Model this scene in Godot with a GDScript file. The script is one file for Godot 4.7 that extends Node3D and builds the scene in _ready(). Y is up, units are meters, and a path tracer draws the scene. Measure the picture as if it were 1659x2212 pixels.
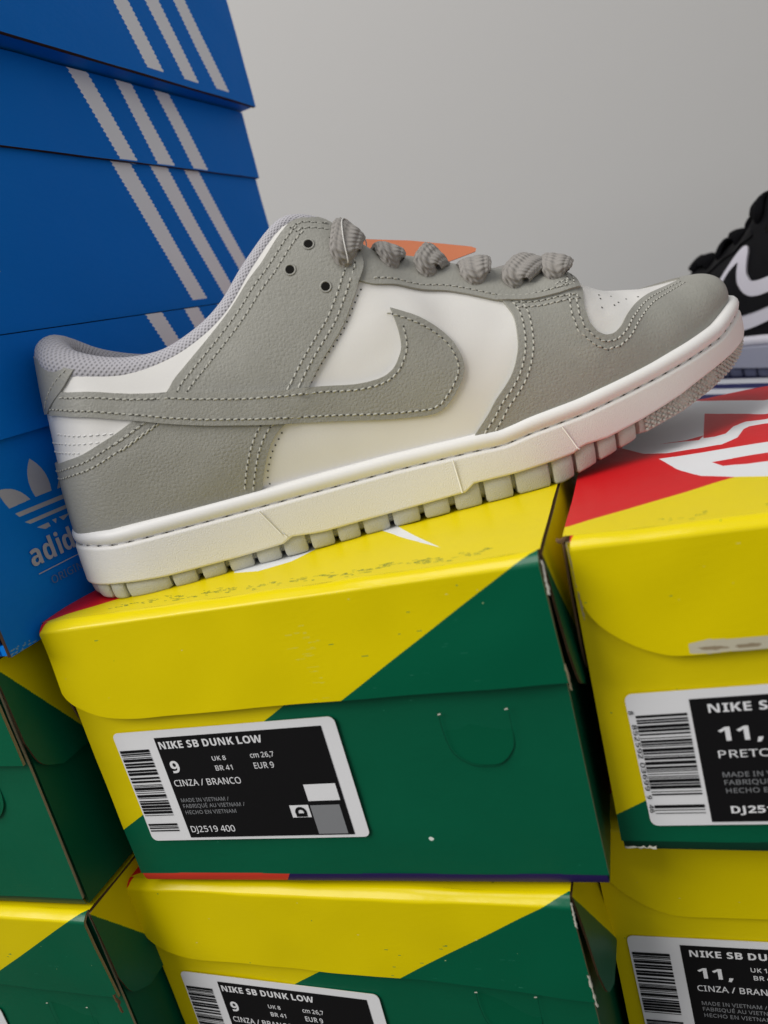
extends Node3D

# ---------------------------------------------------------------- frame of the scene
const EYE := 0.341            # camera height above the table top
const W := 0.205              # shoe box width
const DEPTH := 0.325
const PITCH := 0.2473
const ROLL := -0.2564
const HALF := 1106.0 / 1609.94

var M := {}                   # shared materials
var G := {}                   # shared outlines and meshes
var rng := RandomNumberGenerator.new()


class MB:
	var v := PackedVector3Array()
	var n := PackedVector3Array()
	var uv := PackedVector2Array()
	var ix := PackedInt32Array()

	func vert(p: Vector3, nn: Vector3, u := Vector2.ZERO) -> int:
		v.append(p)
		n.append(nn)
		uv.append(u)
		return v.size() - 1

	func tri(a: int, b: int, c: int) -> void:
		var g := (v[c] - v[a]).cross(v[b] - v[a])
		if g.dot(n[a] + n[b] + n[c]) >= 0.0:
			ix.append_array([a, b, c])
		else:
			ix.append_array([a, c, b])

	func quad(a: int, b: int, c: int, d: int) -> void:
		tri(a, b, c)
		tri(a, c, d)

	func face(p: Array, nn: Vector3, u: Array = []) -> void:
		var k := []
		for i in p.size():
			k.append(vert(p[i], nn, u[i] if u.size() > i else Vector2.ZERO))
		for i in range(1, p.size() - 1):
			tri(k[0], k[i], k[i + 1])

	func grid(nu: int, nv: int, f: Callable, closed := false) -> void:
		# f(i, j) gives [position, normal, uv]
		var base := v.size()
		for i in nu:
			for j in nv:
				var r: Array = f.call(i, j)
				vert(r[0], r[1], r[2] if r.size() > 2 else Vector2.ZERO)
		for i in (nu if closed else nu - 1):
			for j in nv - 1:
				var a := base + i * nv + j
				var b := base + ((i + 1) % nu) * nv + j
				quad(a, b, b + 1, a + 1)

	func box(c: Vector3, h: Vector3) -> void:
		for ax in 3:
			for s in [-1.0, 1.0]:
				var nn := Vector3.ZERO
				nn[ax] = s
				var a := Vector3.ZERO
				var b := Vector3.ZERO
				a[(ax + 1) % 3] = h[(ax + 1) % 3]
				b[(ax + 2) % 3] = h[(ax + 2) % 3]
				var o := c + nn * h[ax]
				face([o - a - b, o + a - b, o + a + b, o - a + b], nn)


func commit(called: String, parent: Node, surfaces: Array) -> MeshInstance3D:
	var mesh := ArrayMesh.new()
	for s in surfaces:
		var b: MB = s[0]
		if b.ix.is_empty():
			continue
		var a := []
		a.resize(Mesh.ARRAY_MAX)
		a[Mesh.ARRAY_VERTEX] = b.v
		a[Mesh.ARRAY_NORMAL] = b.n
		a[Mesh.ARRAY_TEX_UV] = b.uv
		a[Mesh.ARRAY_INDEX] = b.ix
		mesh.add_surface_from_arrays(Mesh.PRIMITIVE_TRIANGLES, a)
		mesh.surface_set_material(mesh.get_surface_count() - 1, s[1])
	var o := MeshInstance3D.new()
	o.name = called
	o.mesh = mesh
	parent.add_child(o, true)
	return o


func thing(called: String, label: String, category: String, group := "") -> Node3D:
	var o := Node3D.new()
	o.name = called
	add_child(o, true)
	tag(o, label, category, group)
	return o


func tag(o: Node, label: String, category: String, group := "") -> void:
	o.set_meta("label", label)
	o.set_meta("category", category)
	if group:
		o.set_meta("group", group)


func stuff(o: Node) -> void:
	o.set_meta("kind", "stuff")


func smooth(parts: Array, sub := 4) -> PackedVector2Array:
	# each part is a run of points joined by a smooth curve; parts meet in corners
	var out := PackedVector2Array()
	for run in parts:
		var n: int = run.size()
		for i in n - 1:
			var p1: Vector2 = run[i]
			var p2: Vector2 = run[i + 1]
			var p0: Vector2 = run[i - 1] if i > 0 else 2.0 * p1 - p2
			var p3: Vector2 = run[i + 2] if i + 2 < n else 2.0 * p2 - p1
			var m := sub if n > 2 else 1
			for k in m:
				out.append(p1.cubic_interpolate(p2, p0, p3, float(k) / m))
		if n > 0:
			out.append(run[n - 1])
	var clean := PackedVector2Array()
	for p in out:
		if clean.is_empty() or clean[clean.size() - 1].distance_to(p) > 0.02:
			clean.append(p)
	if clean[0].distance_to(clean[clean.size() - 1]) < 0.02:
		clean.remove_at(clean.size() - 1)
	return clean


func patch(top: MB, wall: MB, poly: PackedVector2Array, cell: float, f: Callable, lift: Callable, uvk: Vector2, foot := 0.0) -> void:
	# a sheet laid on the surface f(q) -> [position, normal]; lift(q) is its thickness in metres
	if Geometry2D.is_polygon_clockwise(poly):
		poly = poly.duplicate()
		poly.reverse()
	var r := Rect2(poly[0], Vector2.ZERO)
	for p in poly:
		r = r.expand(p)
	var nx := int(ceil(r.size.x / cell))
	var ny := int(ceil(r.size.y / cell))
	var known := {}
	for i in nx:
		for j in ny:
			var a := r.position + Vector2(i, j) * cell
			var sq := PackedVector2Array([a, a + Vector2(cell, 0), a + Vector2(cell, cell), a + Vector2(0, cell)])
			for piece in Geometry2D.intersect_polygons(sq, poly):
				if piece.size() < 3:
					continue
				var t := Geometry2D.triangulate_polygon(piece)
				var id := []
				for p in piece:
					var key := Vector2i((p * 200.0).round())
					if not known.has(key):
						var s: Array = f.call(p)
						var h: float = lift.call(p)
						known[key] = top.vert(s[0] + s[1] * h, s[1], p * uvk)
					id.append(known[key])
				for k in range(0, t.size(), 3):
					top.tri(id[t[k]], id[t[k + 1]], id[t[k + 2]])
	if wall == null:
		return
	var n := poly.size()
	for i in n:
		var p := poly[i]
		var q := poly[(i + 1) % n]
		var steps := maxi(1, int(p.distance_to(q) / cell))
		for k in steps:
			var a := p.lerp(q, float(k) / steps)
			var b := p.lerp(q, float(k + 1) / steps)
			var sa: Array = f.call(a)
			var sb: Array = f.call(b)
			var ha: float = lift.call(a)
			var hb: float = lift.call(b)
			var out: Vector3 = (sb[0] - sa[0]).cross(sa[1])
			if out.length() < 1e-9:
				continue
			out = out.normalized()
			var i0 := wall.vert(sa[0] + sa[1] * foot, out, a * uvk)
			var i1 := wall.vert(sb[0] + sb[1] * foot, out, b * uvk)
			var i2 := wall.vert(sb[0] + sb[1] * hb, (out + sb[1] * 0.7).normalized(), b * uvk)
			var i3 := wall.vert(sa[0] + sa[1] * ha, (out + sa[1] * 0.7).normalized(), a * uvk)
			wall.quad(i0, i1, i2, i3)


# ---------------------------------------------------------------- materials and print
func srgb(r: int, g: int, b: int) -> Color:
	return Color(r / 255.0, g / 255.0, b / 255.0)


func mat(c: Color, rough: float, spec := 0.5) -> StandardMaterial3D:
	var m := StandardMaterial3D.new()
	m.albedo_color = c
	m.roughness = rough
	m.metallic_specular = spec
	return m


func noise_tex(kind: int, freq: float, oct: int, normal: bool, strength: float, sd: int, cell_ret := 1, size := 512) -> NoiseTexture2D:
	var nz := FastNoiseLite.new()
	nz.noise_type = kind
	nz.frequency = freq
	nz.fractal_octaves = oct
	nz.seed = sd
	nz.cellular_return_type = cell_ret
	nz.cellular_jitter = 0.9
	var t := NoiseTexture2D.new()
	t.width = size
	t.height = size
	t.seamless = true
	t.noise = nz
	t.as_normal_map = normal
	t.bump_strength = strength
	return t


func tri_normal(m: StandardMaterial3D, t: Texture2D, per_metre: float, amount: float) -> void:
	m.uv1_triplanar = true
	m.uv1_scale = Vector3.ONE * per_metre
	m.normal_enabled = true
	m.normal_texture = t
	m.normal_scale = amount


class Canvas:
	var img: Image
	var k: float          # pixels per millimetre
	var wmm: float
	var hmm: float

	func _init(w: float, h: float, px: float, c: Color) -> void:
		wmm = w
		hmm = h
		k = px
		img = Image.create(int(w * px), int(h * px), false, Image.FORMAT_RGB8)
		img.fill(c)

	func poly(pts: Array, c: Color) -> void:
		# points in millimetres, y down
		var lo := 1e9
		var hi := -1e9
		for p in pts:
			lo = minf(lo, p.y)
			hi = maxf(hi, p.y)
		for row in range(maxi(0, int(lo * k)), mini(img.get_height(), int(hi * k) + 1)):
			var y := (row + 0.5) / k
			var xs := []
			for i in pts.size():
				var a: Vector2 = pts[i]
				var b: Vector2 = pts[(i + 1) % pts.size()]
				if (a.y <= y) != (b.y <= y):
					xs.append(a.x + (y - a.y) / (b.y - a.y) * (b.x - a.x))
			xs.sort()
			for i in range(0, xs.size() - 1, 2):
				var x0 := clampi(int(round(xs[i] * k)), 0, img.get_width())
				var x1 := clampi(int(round(xs[i + 1] * k)), 0, img.get_width())
				if x1 > x0:
					img.fill_rect(Rect2i(x0, row, x1 - x0, 1), c)

	func blob(x: float, y: float, w: float, h: float, c: Color, r: RandomNumberGenerator, rough := 0.5) -> void:
		var pts := []
		for i in 14:
			var a: float = TAU * i / 14.0
			var s := 1.0 + r.randf_range(-rough, rough)
			pts.append(Vector2(x + cos(a) * w * s, y + sin(a) * h * s))
		poly(pts, c)

	func tex() -> ImageTexture:
		img.generate_mipmaps()
		return ImageTexture.create_from_image(img)


func printed(c: Canvas, rough := 0.36, upward := false) -> StandardMaterial3D:
	var m := mat(Color.WHITE, rough, 0.36)
	m.albedo_texture = c.tex()
	m.texture_repeat = false
	m.uv1_offset = Vector3(0, 1 if upward else 0, 0)
	m.normal_enabled = true
	m.normal_texture = M.board_bump
	m.normal_scale = 0.09
	return m


func text3d(called: String, parent: Node, s: String, at: Vector3, w: float, cap: float, m: Material, bold := 400, basis := Basis.IDENTITY, font := "Droid Sans") -> void:
	var f := SystemFont.new()
	f.font_names = PackedStringArray([font])
	f.font_weight = bold
	var t := TextMesh.new()
	t.text = s
	t.font = f
	t.font_size = 48
	t.pixel_size = 0.001
	t.depth = 0.004
	t.curve_step = 1.5
	t.horizontal_alignment = HORIZONTAL_ALIGNMENT_LEFT
	t.vertical_alignment = VERTICAL_ALIGNMENT_BOTTOM
	t.material = m
	var o := MeshInstance3D.new()
	o.name = called
	o.mesh = t
	var bb := t.get_aabb()
	var sx := w / maxf(bb.size.x, 1e-5)
	var sy := cap / (48.0 * 0.001 * 0.714)
	# the baseline: digits and capitals stand on it, so measure a plain H
	var base_y: float = baseline(font, bold)
	o.transform = Transform3D(basis * Basis.from_scale(Vector3(sx, sy, 0.02)), at - basis * Vector3(bb.position.x * sx, base_y * sy, 0.0))
	parent.add_child(o, true)


func baseline(font: String, bold: int) -> float:
	var key := font + str(bold)
	if not G.has(key):
		var f := SystemFont.new()
		f.font_names = PackedStringArray([font])
		f.font_weight = bold
		var t := TextMesh.new()
		t.text = "H"
		t.font = f
		t.font_size = 48
		t.pixel_size = 0.001
		t.depth = 0.004
		t.vertical_alignment = VERTICAL_ALIGNMENT_BOTTOM
		G[key] = t.get_aabb().position.y
	return G[key]


# ---------------------------------------------------------------- shoe boxes
func pose(x: float, y: float, z: float, yaw: float, tx := 0.0, tz := 0.0) -> Transform3D:
	var b := Basis(Vector3.UP, yaw) * Basis(Vector3.RIGHT, tx) * Basis(Vector3.BACK, tz)
	return Transform3D(b, Vector3(x, y + EYE, z))


func mm(pts: Array) -> Array:
	var out := []
	for i in range(0, pts.size(), 2):
		out.append(Vector2(pts[i], pts[i + 1]))
	return out


func warp(q: Vector2, sd: float) -> float:
	return G.warp.get_noise_3d(q.x, q.y, sd * 31.0)


func sheet(called: String, parent: Node, poly: PackedVector2Array, o: Vector3, u: Vector3, vv: Vector3, thick: float, front: Material, edge: Material, size: Vector2, sd := 0.0, amp := 0.0, cell := 12.0) -> MeshInstance3D:
	# a flat board; poly in millimetres along u and vv from o; its face looks along u x vv
	var n := u.cross(vv)
	var f := func(q: Vector2) -> Array:
		var a := warp(q, sd) * amp
		var gx := (warp(q + Vector2(2, 0), sd) - warp(q, sd)) * amp / 0.002
		var gy := (warp(q + Vector2(0, 2), sd) - warp(q, sd)) * amp / 0.002
		return [o + u * q.x * 0.001 + vv * q.y * 0.001 + n * a, (n - u * gx - vv * gy).normalized()]
	var top := MB.new()
	var wall := MB.new()
	patch(top, wall, poly, cell, f, func(_q): return 0.0, Vector2(1.0 / size.x, 1.0 / size.y), -thick)
	var back := []
	for p in poly:
		back.append(o + u * p.x * 0.001 + vv * p.y * 0.001 - n * thick)
	var bk := MB.new()
	var t := Geometry2D.triangulate_polygon(poly)
	for p in back:
		bk.vert(p, -n)
	for k in range(0, t.size(), 3):
		bk.tri(t[k], t[k + 1], t[k + 2])
	return commit(called, parent, [[top, front], [wall, edge], [bk, edge]])


func specks(c: Canvas, n: int, col: Color, sd: int, stretch := 3.0) -> void:
	rng.seed = sd
	for i in n:
		c.blob(rng.randf() * c.wmm, rng.randf() * c.hmm, rng.randf_range(0.10, 0.26) * rng.randf_range(1.0, stretch), rng.randf_range(0.1, 0.2), col, rng)


func box_prints(which: String, shift: float, red_at: float) -> Dictionary:
	var yel := srgb(226, 206, 0)
	var grn := srgb(0, 92, 64)
	var red := srgb(205, 24, 30)
	var white := srgb(226, 228, 232)
	var worn := srgb(214, 208, 150)
	var gworn := srgb(40, 122, 94)
	var d := {}
	var grey_side := which == "right" or which == "right_low"
	var c := Canvas.new(205, 57, 5.0, yel)
	if which != "right" and which != "right_low":
		c.poly(mm([205, 0, 123.5, 47.5, 108, 57, 205, 57]), grn)
	elif which == "right":
		rng.seed = 9
		var top := []
		var low := []
		for i in 22:
			var x := 33.0 + i * 6.0
			top.append(Vector2(x, 43.2 - i * 0.06 - rng.randf() * 1.2 - (1.2 if i > 0 else 0.0)))
			low.push_front(Vector2(x, 45.6 - i * 0.06 + rng.randf() * 0.7))
		c.poly(top + low, srgb(196, 190, 168))
		for i in 6:
			c.blob(38.0 + i * 11.0 + rng.randf() * 3.0, 44.0, 4.2, 0.7, srgb(150, 136, 112), rng, 0.3)
	specks(c, 9, worn, 3 + which.hash() % 90)
	specks(c, 7, gworn, 5 + which.hash() % 70, 5.0)
	rng.seed = 21
	for i in 22 if which == "nine" else 0:
		c.blob(118.0 + rng.randfn() * 3.5, 14.0 + rng.randf() * 32.0, rng.randf_range(0.6, 2.2), 0.16, srgb(216, 205, 70), rng)
	for i in 14:
		c.blob(125.0 + rng.randf() * 55.0, 46.0 - rng.randf() * 30.0 - 0.0, rng.randf_range(0.5, 1.8), 0.1, srgb(36, 112, 88), rng)
	c.poly(mm([0, 0, 0, 6.5, 1.6, 4.0, 3.0, 0]), red)
	d.flap = printed(c, 0.24)
	c = Canvas.new(205, 125, 5.0, yel)
	c.poly(mm([0, 101.5 + shift, 92.3, 50.5 + shift, 118, 35.5 + shift, 205, 0, 205, 125, 0, 125]), grn)
	specks(c, 9, gworn, 7 + which.hash() % 80)
	rng.seed = 4
	c.blob(142.2, 108.5, 1.0, 0.9, srgb(228, 232, 226), rng, 0.15)
	d.front = printed(c, 0.42, true)
	c = Canvas.new(205, 325, 3.2, yel)
	c.poly(mm([0, red_at, 0, 325, 205, 325, 205, red_at + 119, ]), red)
	if which == "right":
		c.poly(mm([16.7, 113, 26.2, 97, 35.1, 90.5, 57, 89.8, 63.5, 96.8, 67.6, 111.5, 70.4, 115.4, 76.2, 115.3, 120, 104, 140, 112, 120, 128, 77.4, 123.8, 70, 126.1, 64.4, 120.2, 60.1, 108.3, 55.8, 106.3, 51.1, 106.9, 55.7, 158.6, 79, 134.2, 130, 140, 150, 160, 120, 166, 83.3, 163.6, 54.2, 198, 26, 198]), white)
		c.poly(mm([33.4, 110.2, 49.1, 104.9, 51.5, 111.9, 43.9, 108.6]), red)
		c.poly(mm([32, 82.7, 71.4, 82.4, 150, 80, 150, 26, 80, 33, 55.4, 42.2, 45.7, 49.2, 38, 64]), white)
		c.poly(mm([51, 66.8, 67.3, 67.3, 120, 66, 120, 57, 62, 56.6, 54.1, 58.9]), red)
	else:
		c.poly(mm([168.9, 17.7, 134.7, 52.7, 110, 78, 128, 84, 141, 55.7]), white)
		c.poly(mm([78, 26, 90, 24.4, 102, 31.5, 112, 48, 92, 64, 70, 44]), white)
	rng.seed = 77 + which.length()
	for i in 190 if which == "nine" else 40:
		var x := 30.0 + rng.randf() * 158.0
		c.blob(x, 5.4 + rng.randfn() * 1.5 + absf(sin(x * 0.09)) * 2.0, rng.randf_range(0.3, 1.7), rng.randf_range(0.12, 0.34), [srgb(96, 110, 34), srgb(140, 138, 26), srgb(60, 88, 52)][i % 3], rng)
	d.top = printed(c, 0.4)
	c = Canvas.new(325, 57, 2.5, yel)
	c.poly(mm([0, 0, 0, 57, 37, 57]), grn)
	specks(c, 10, gworn, 11)
	d.side_flap = printed(c, 0.4)
	c = Canvas.new(205, 4, 4.0, srgb(40, 30, 88) if which.begins_with("nine") else srgb(10, 60, 44))
	if which.begins_with("nine"):
		c.poly(mm([0, 0, 0, 4, 72.5, 4, 75.8, 0]), srgb(214, 62, 46))
	d.band = printed(c, 0.4)
	return d


func lid_profile(s: float, h: float, pf: float) -> Array:
	# s millimetres down from the top plane: [y, z, normal in the y-z plane]
	# two folds close together with a narrow sloping strip between them
	var y := h
	var z := pf - 0.0044
	if s <= 0.0:
		return [h, z + s * 0.001, Vector3.UP]
	var at := 0.0
	for seg in [[2.0, 0.0, 34.0], [2.8, 34.0, 44.0], [1.4, 44.0, 90.0]]:
		var l: float = seg[0]
		var n := 6
		for i in n:
			var ds: float = minf(l / n, s - at)
			if ds <= 0.0:
				break
			var a := deg_to_rad(lerpf(seg[1], seg[2], (i + 0.5) / n))
			y -= sin(a) * ds * 0.001
			z += cos(a) * ds * 0.001
			at += ds
			if at >= s - 1e-6:
				var b := deg_to_rad(lerpf(seg[1], seg[2], clampf((i + ds / (l / n)) / n, 0.0, 1.0)))
				return [y, z, Vector3(0, cos(b), sin(b))]
	return [y - (s - at) * 0.001, z, Vector3(0, 0.0, 1)]


func shoe_box(label: String, group: String, tf: Transform3D, h: float, lid_h: float, pr: Dictionary, flap: PackedVector2Array, sd: float, pf := 0.0035, flare := 5.0, deep := DEPTH) -> Node3D:
	var root := thing("shoe_box", label, "shoe box", group)
	root.transform = tf
	var full := PackedVector2Array([Vector2(0, 0), Vector2(W * 1000, 0), Vector2(W * 1000, h * 1000 - 6.5), Vector2(0, h * 1000 - 6.5)])
	# body: front board proud of the side walls, back, sides and bottom
	var body := sheet("box_body", root, full, Vector3(0, 0.0048, 0), Vector3.RIGHT, Vector3.UP, 0.0011, pr.front, M.board_edge, Vector2(205, -125), sd, 0.0009)
	var wm := MB.new()
	var x1 := W - 0.0005
	wm.box(Vector3(x1 - 0.001, h / 2 - 0.002, -deep / 2 - 0.0006), Vector3(0.001, h / 2 - 0.002, deep / 2 - 0.002))
	wm.box(Vector3(0.0022, h / 2 - 0.002, -deep / 2 - 0.0006), Vector3(0.001, h / 2 - 0.002, deep / 2 - 0.002))
	wm.box(Vector3(W / 2, h / 2 - 0.002, -deep + 0.001), Vector3(W / 2 - 0.006, h / 2 - 0.002, 0.001))
	commit("side_walls", root, [[wm, M.green_board]])
	var bm := MB.new()
	bm.box(Vector3(W / 2, 0.0012, -deep / 2), Vector3(W / 2 - 0.004, 0.0009, deep / 2 - 0.004))
	commit("bottom_board", root, [[bm, M.kraft]])
	var em := MB.new()
	em.grid(2, 5, func(i, j):
		var a: float = j / 4.0
		return [Vector3(0.0006 + i * (W - 0.0012), 0.0050 - a * 0.0049, -0.0002 - a * a * 0.0014), Vector3(0, -0.4 * a, 1.0).normalized(), Vector2(i, a)])
	commit("bottom_edge", root, [[em, pr.band]])
	# lid
	var top := MB.new()
	var wall := MB.new()
	var f := func(q: Vector2) -> Array:
		var p := lid_profile(q.y, h, pf)
		var a := warp(q, sd + 5.0) * 0.0010
		var gx := (warp(q + Vector2(2, 0), sd + 5.0) - warp(q, sd + 5.0)) * 0.5
		var gy := (warp(q + Vector2(0, 2), sd + 5.0) - warp(q, sd + 5.0)) * 0.35
		var nn: Vector3 = p[2]
		return [Vector3(q.x * 0.001, p[0], p[1]) + nn * a, (nn + Vector3(-gx, gy * nn.z, -gy * nn.y)).normalized()]
	patch(top, wall, flap, 1.6, f, func(_q): return 0.0, Vector2(1.0 / 205.0, 1.0 / 57.0), -0.0013)
	var lid := commit("box_lid", root, [[top, pr.flap], [wall, M.board_edge]])
	var ttop := MB.new()
	var twall := MB.new()
	var dp := deep * 1000.0
	patch(ttop, twall, PackedVector2Array([Vector2(-0.6, -dp), Vector2(W * 1000 + 0.6, -dp), Vector2(W * 1000 + 0.6, -0.2), Vector2(-0.6, -0.2)]), 10.0, f, func(_q): return 0.0, Vector2(1.0 / 205.0, -1.0 / 325.0), -0.0020)
	commit("lid_top", lid, [[ttop, pr.top], [twall, M.kraft]])
	var sf := smooth([[Vector2(0.4, 0), Vector2(0.4, 36)], [Vector2(0.4, 36), Vector2(4, 48), Vector2(14, 55)], [Vector2(14, 55), Vector2(dp - 2, 55)], [Vector2(dp - 2, 55), Vector2(dp - 2, 0)], [Vector2(dp - 2, 0), Vector2(0.4, 0)]], 6)
	for s in [1.0, -1.0]:
		var fl := deg_to_rad(flare)
		var down := Vector3(s * sin(fl), -cos(fl), 0)
		var poly := sf.duplicate()
		# a board along the box whose face looks outward
		var o := Vector3(W + 0.0012 if s > 0 else -0.0010, h - 0.001, 0)
		var n := Vector3.FORWARD.cross(down)
		var b := sheet("side_flap", lid, poly, o, Vector3.FORWARD, down, 0.0008 * signf(n.x * s), pr.side_flap, M.kraft, Vector2(325, 57), sd + 3.0 + s, 0.0005, 14.0)
	return root


func flap_outline(x0: float, x1: float, s_low: float, corner: Array, low_right: float) -> PackedVector2Array:
	var run := [Vector2(x0, 0)]
	var curve := []
	for i in range(0, corner.size(), 2):
		curve.append(Vector2(corner[i], corner[i + 1]))
	return smooth([[Vector2(x0, -0.2), curve[0]], curve, [curve[curve.size() - 1], Vector2(95, s_low), Vector2(130, s_low - 0.2), Vector2(x1, low_right)], [Vector2(x1, low_right), Vector2(x1 - 1.3, -0.2)], [Vector2(x1 - 1.3, -0.2), Vector2(x0, -0.2)]], 5)


func thumb_tab(root: Node3D, dy := 0.0) -> void:
	var u := smooth([[Vector2(158.6, 70.5), Vector2(158.8, 62), Vector2(160.7, 54.2), Vector2(166.0, 49.6), Vector2(171.5, 48.4), Vector2(177, 49.0), Vector2(181.4, 53.4), Vector2(183.2, 58.5), Vector2(183.6, 70.5)], [Vector2(183.6, 70.5), Vector2(158.6, 70.5)]], 4)
	var lean := Basis(Vector3.UP, 0.004)
	var o := Vector3(0.171, dy, 0.0037)
	var pu := lean * Vector3.RIGHT
	var pv := Vector3(0, 1, -0.055).normalized()
	var poly := PackedVector2Array()
	for p in u:
		poly.append(p - Vector2(171, 0))
	var b := sheet("thumb_tab", root.get_node("box_body"), poly, o, pu, pv, 0.0016, M.green_board, M.green_board, Vector2(205, 125), 3.0, 0.0003, 5.0)
	# the die-cut slit round the tab
	var slit := MB.new()
	for i in u.size() - 1:
		if u[i].y > 70.3 and u[i + 1].y > 70.3:
			continue
		var d := (u[i + 1] - u[i]).normalized() * 0.1
		var k := d.orthogonal() * (2.2 if u[i].x < 171.0 else 1.5)
		var z0 := 0.0008 + 0.0011 * clampf((70.5 - u[i].y) / 22.0, 0.0, 1.0)
		var put := func(p: Vector2) -> Vector3: return Vector3(p.x * 0.001, p.y * 0.001 + dy, z0 + 0.0004)
		slit.face([put.call(u[i] - d), put.call(u[i + 1] + d), put.call(u[i + 1] + d + k), put.call(u[i] - d + k)], Vector3.BACK)
	commit("cut_line", root.get_node("box_body"), [[slit, M.green_dark]])
	var wm := MB.new()
	for s in [[159.0, 70.6], [183.2, 70.8]]:
		wm = MB.new()
		wm.face([Vector3((s[0] - 0.6) * 0.001, s[1] * 0.001 + dy, 0.0021), Vector3((s[0] + 0.5) * 0.001, (s[1] + 0.3) * 0.001 + dy, 0.0021), Vector3((s[0] + 0.7) * 0.001, (s[1] - 0.3) * 0.001 + dy, 0.0021), Vector3((s[0] - 0.6) * 0.001, (s[1] - 0.5) * 0.001 + dy, 0.0021)], Vector3.BACK)
		commit("torn_nick", root.get_node("box_body"), [[wm, M.paper]])


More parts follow.
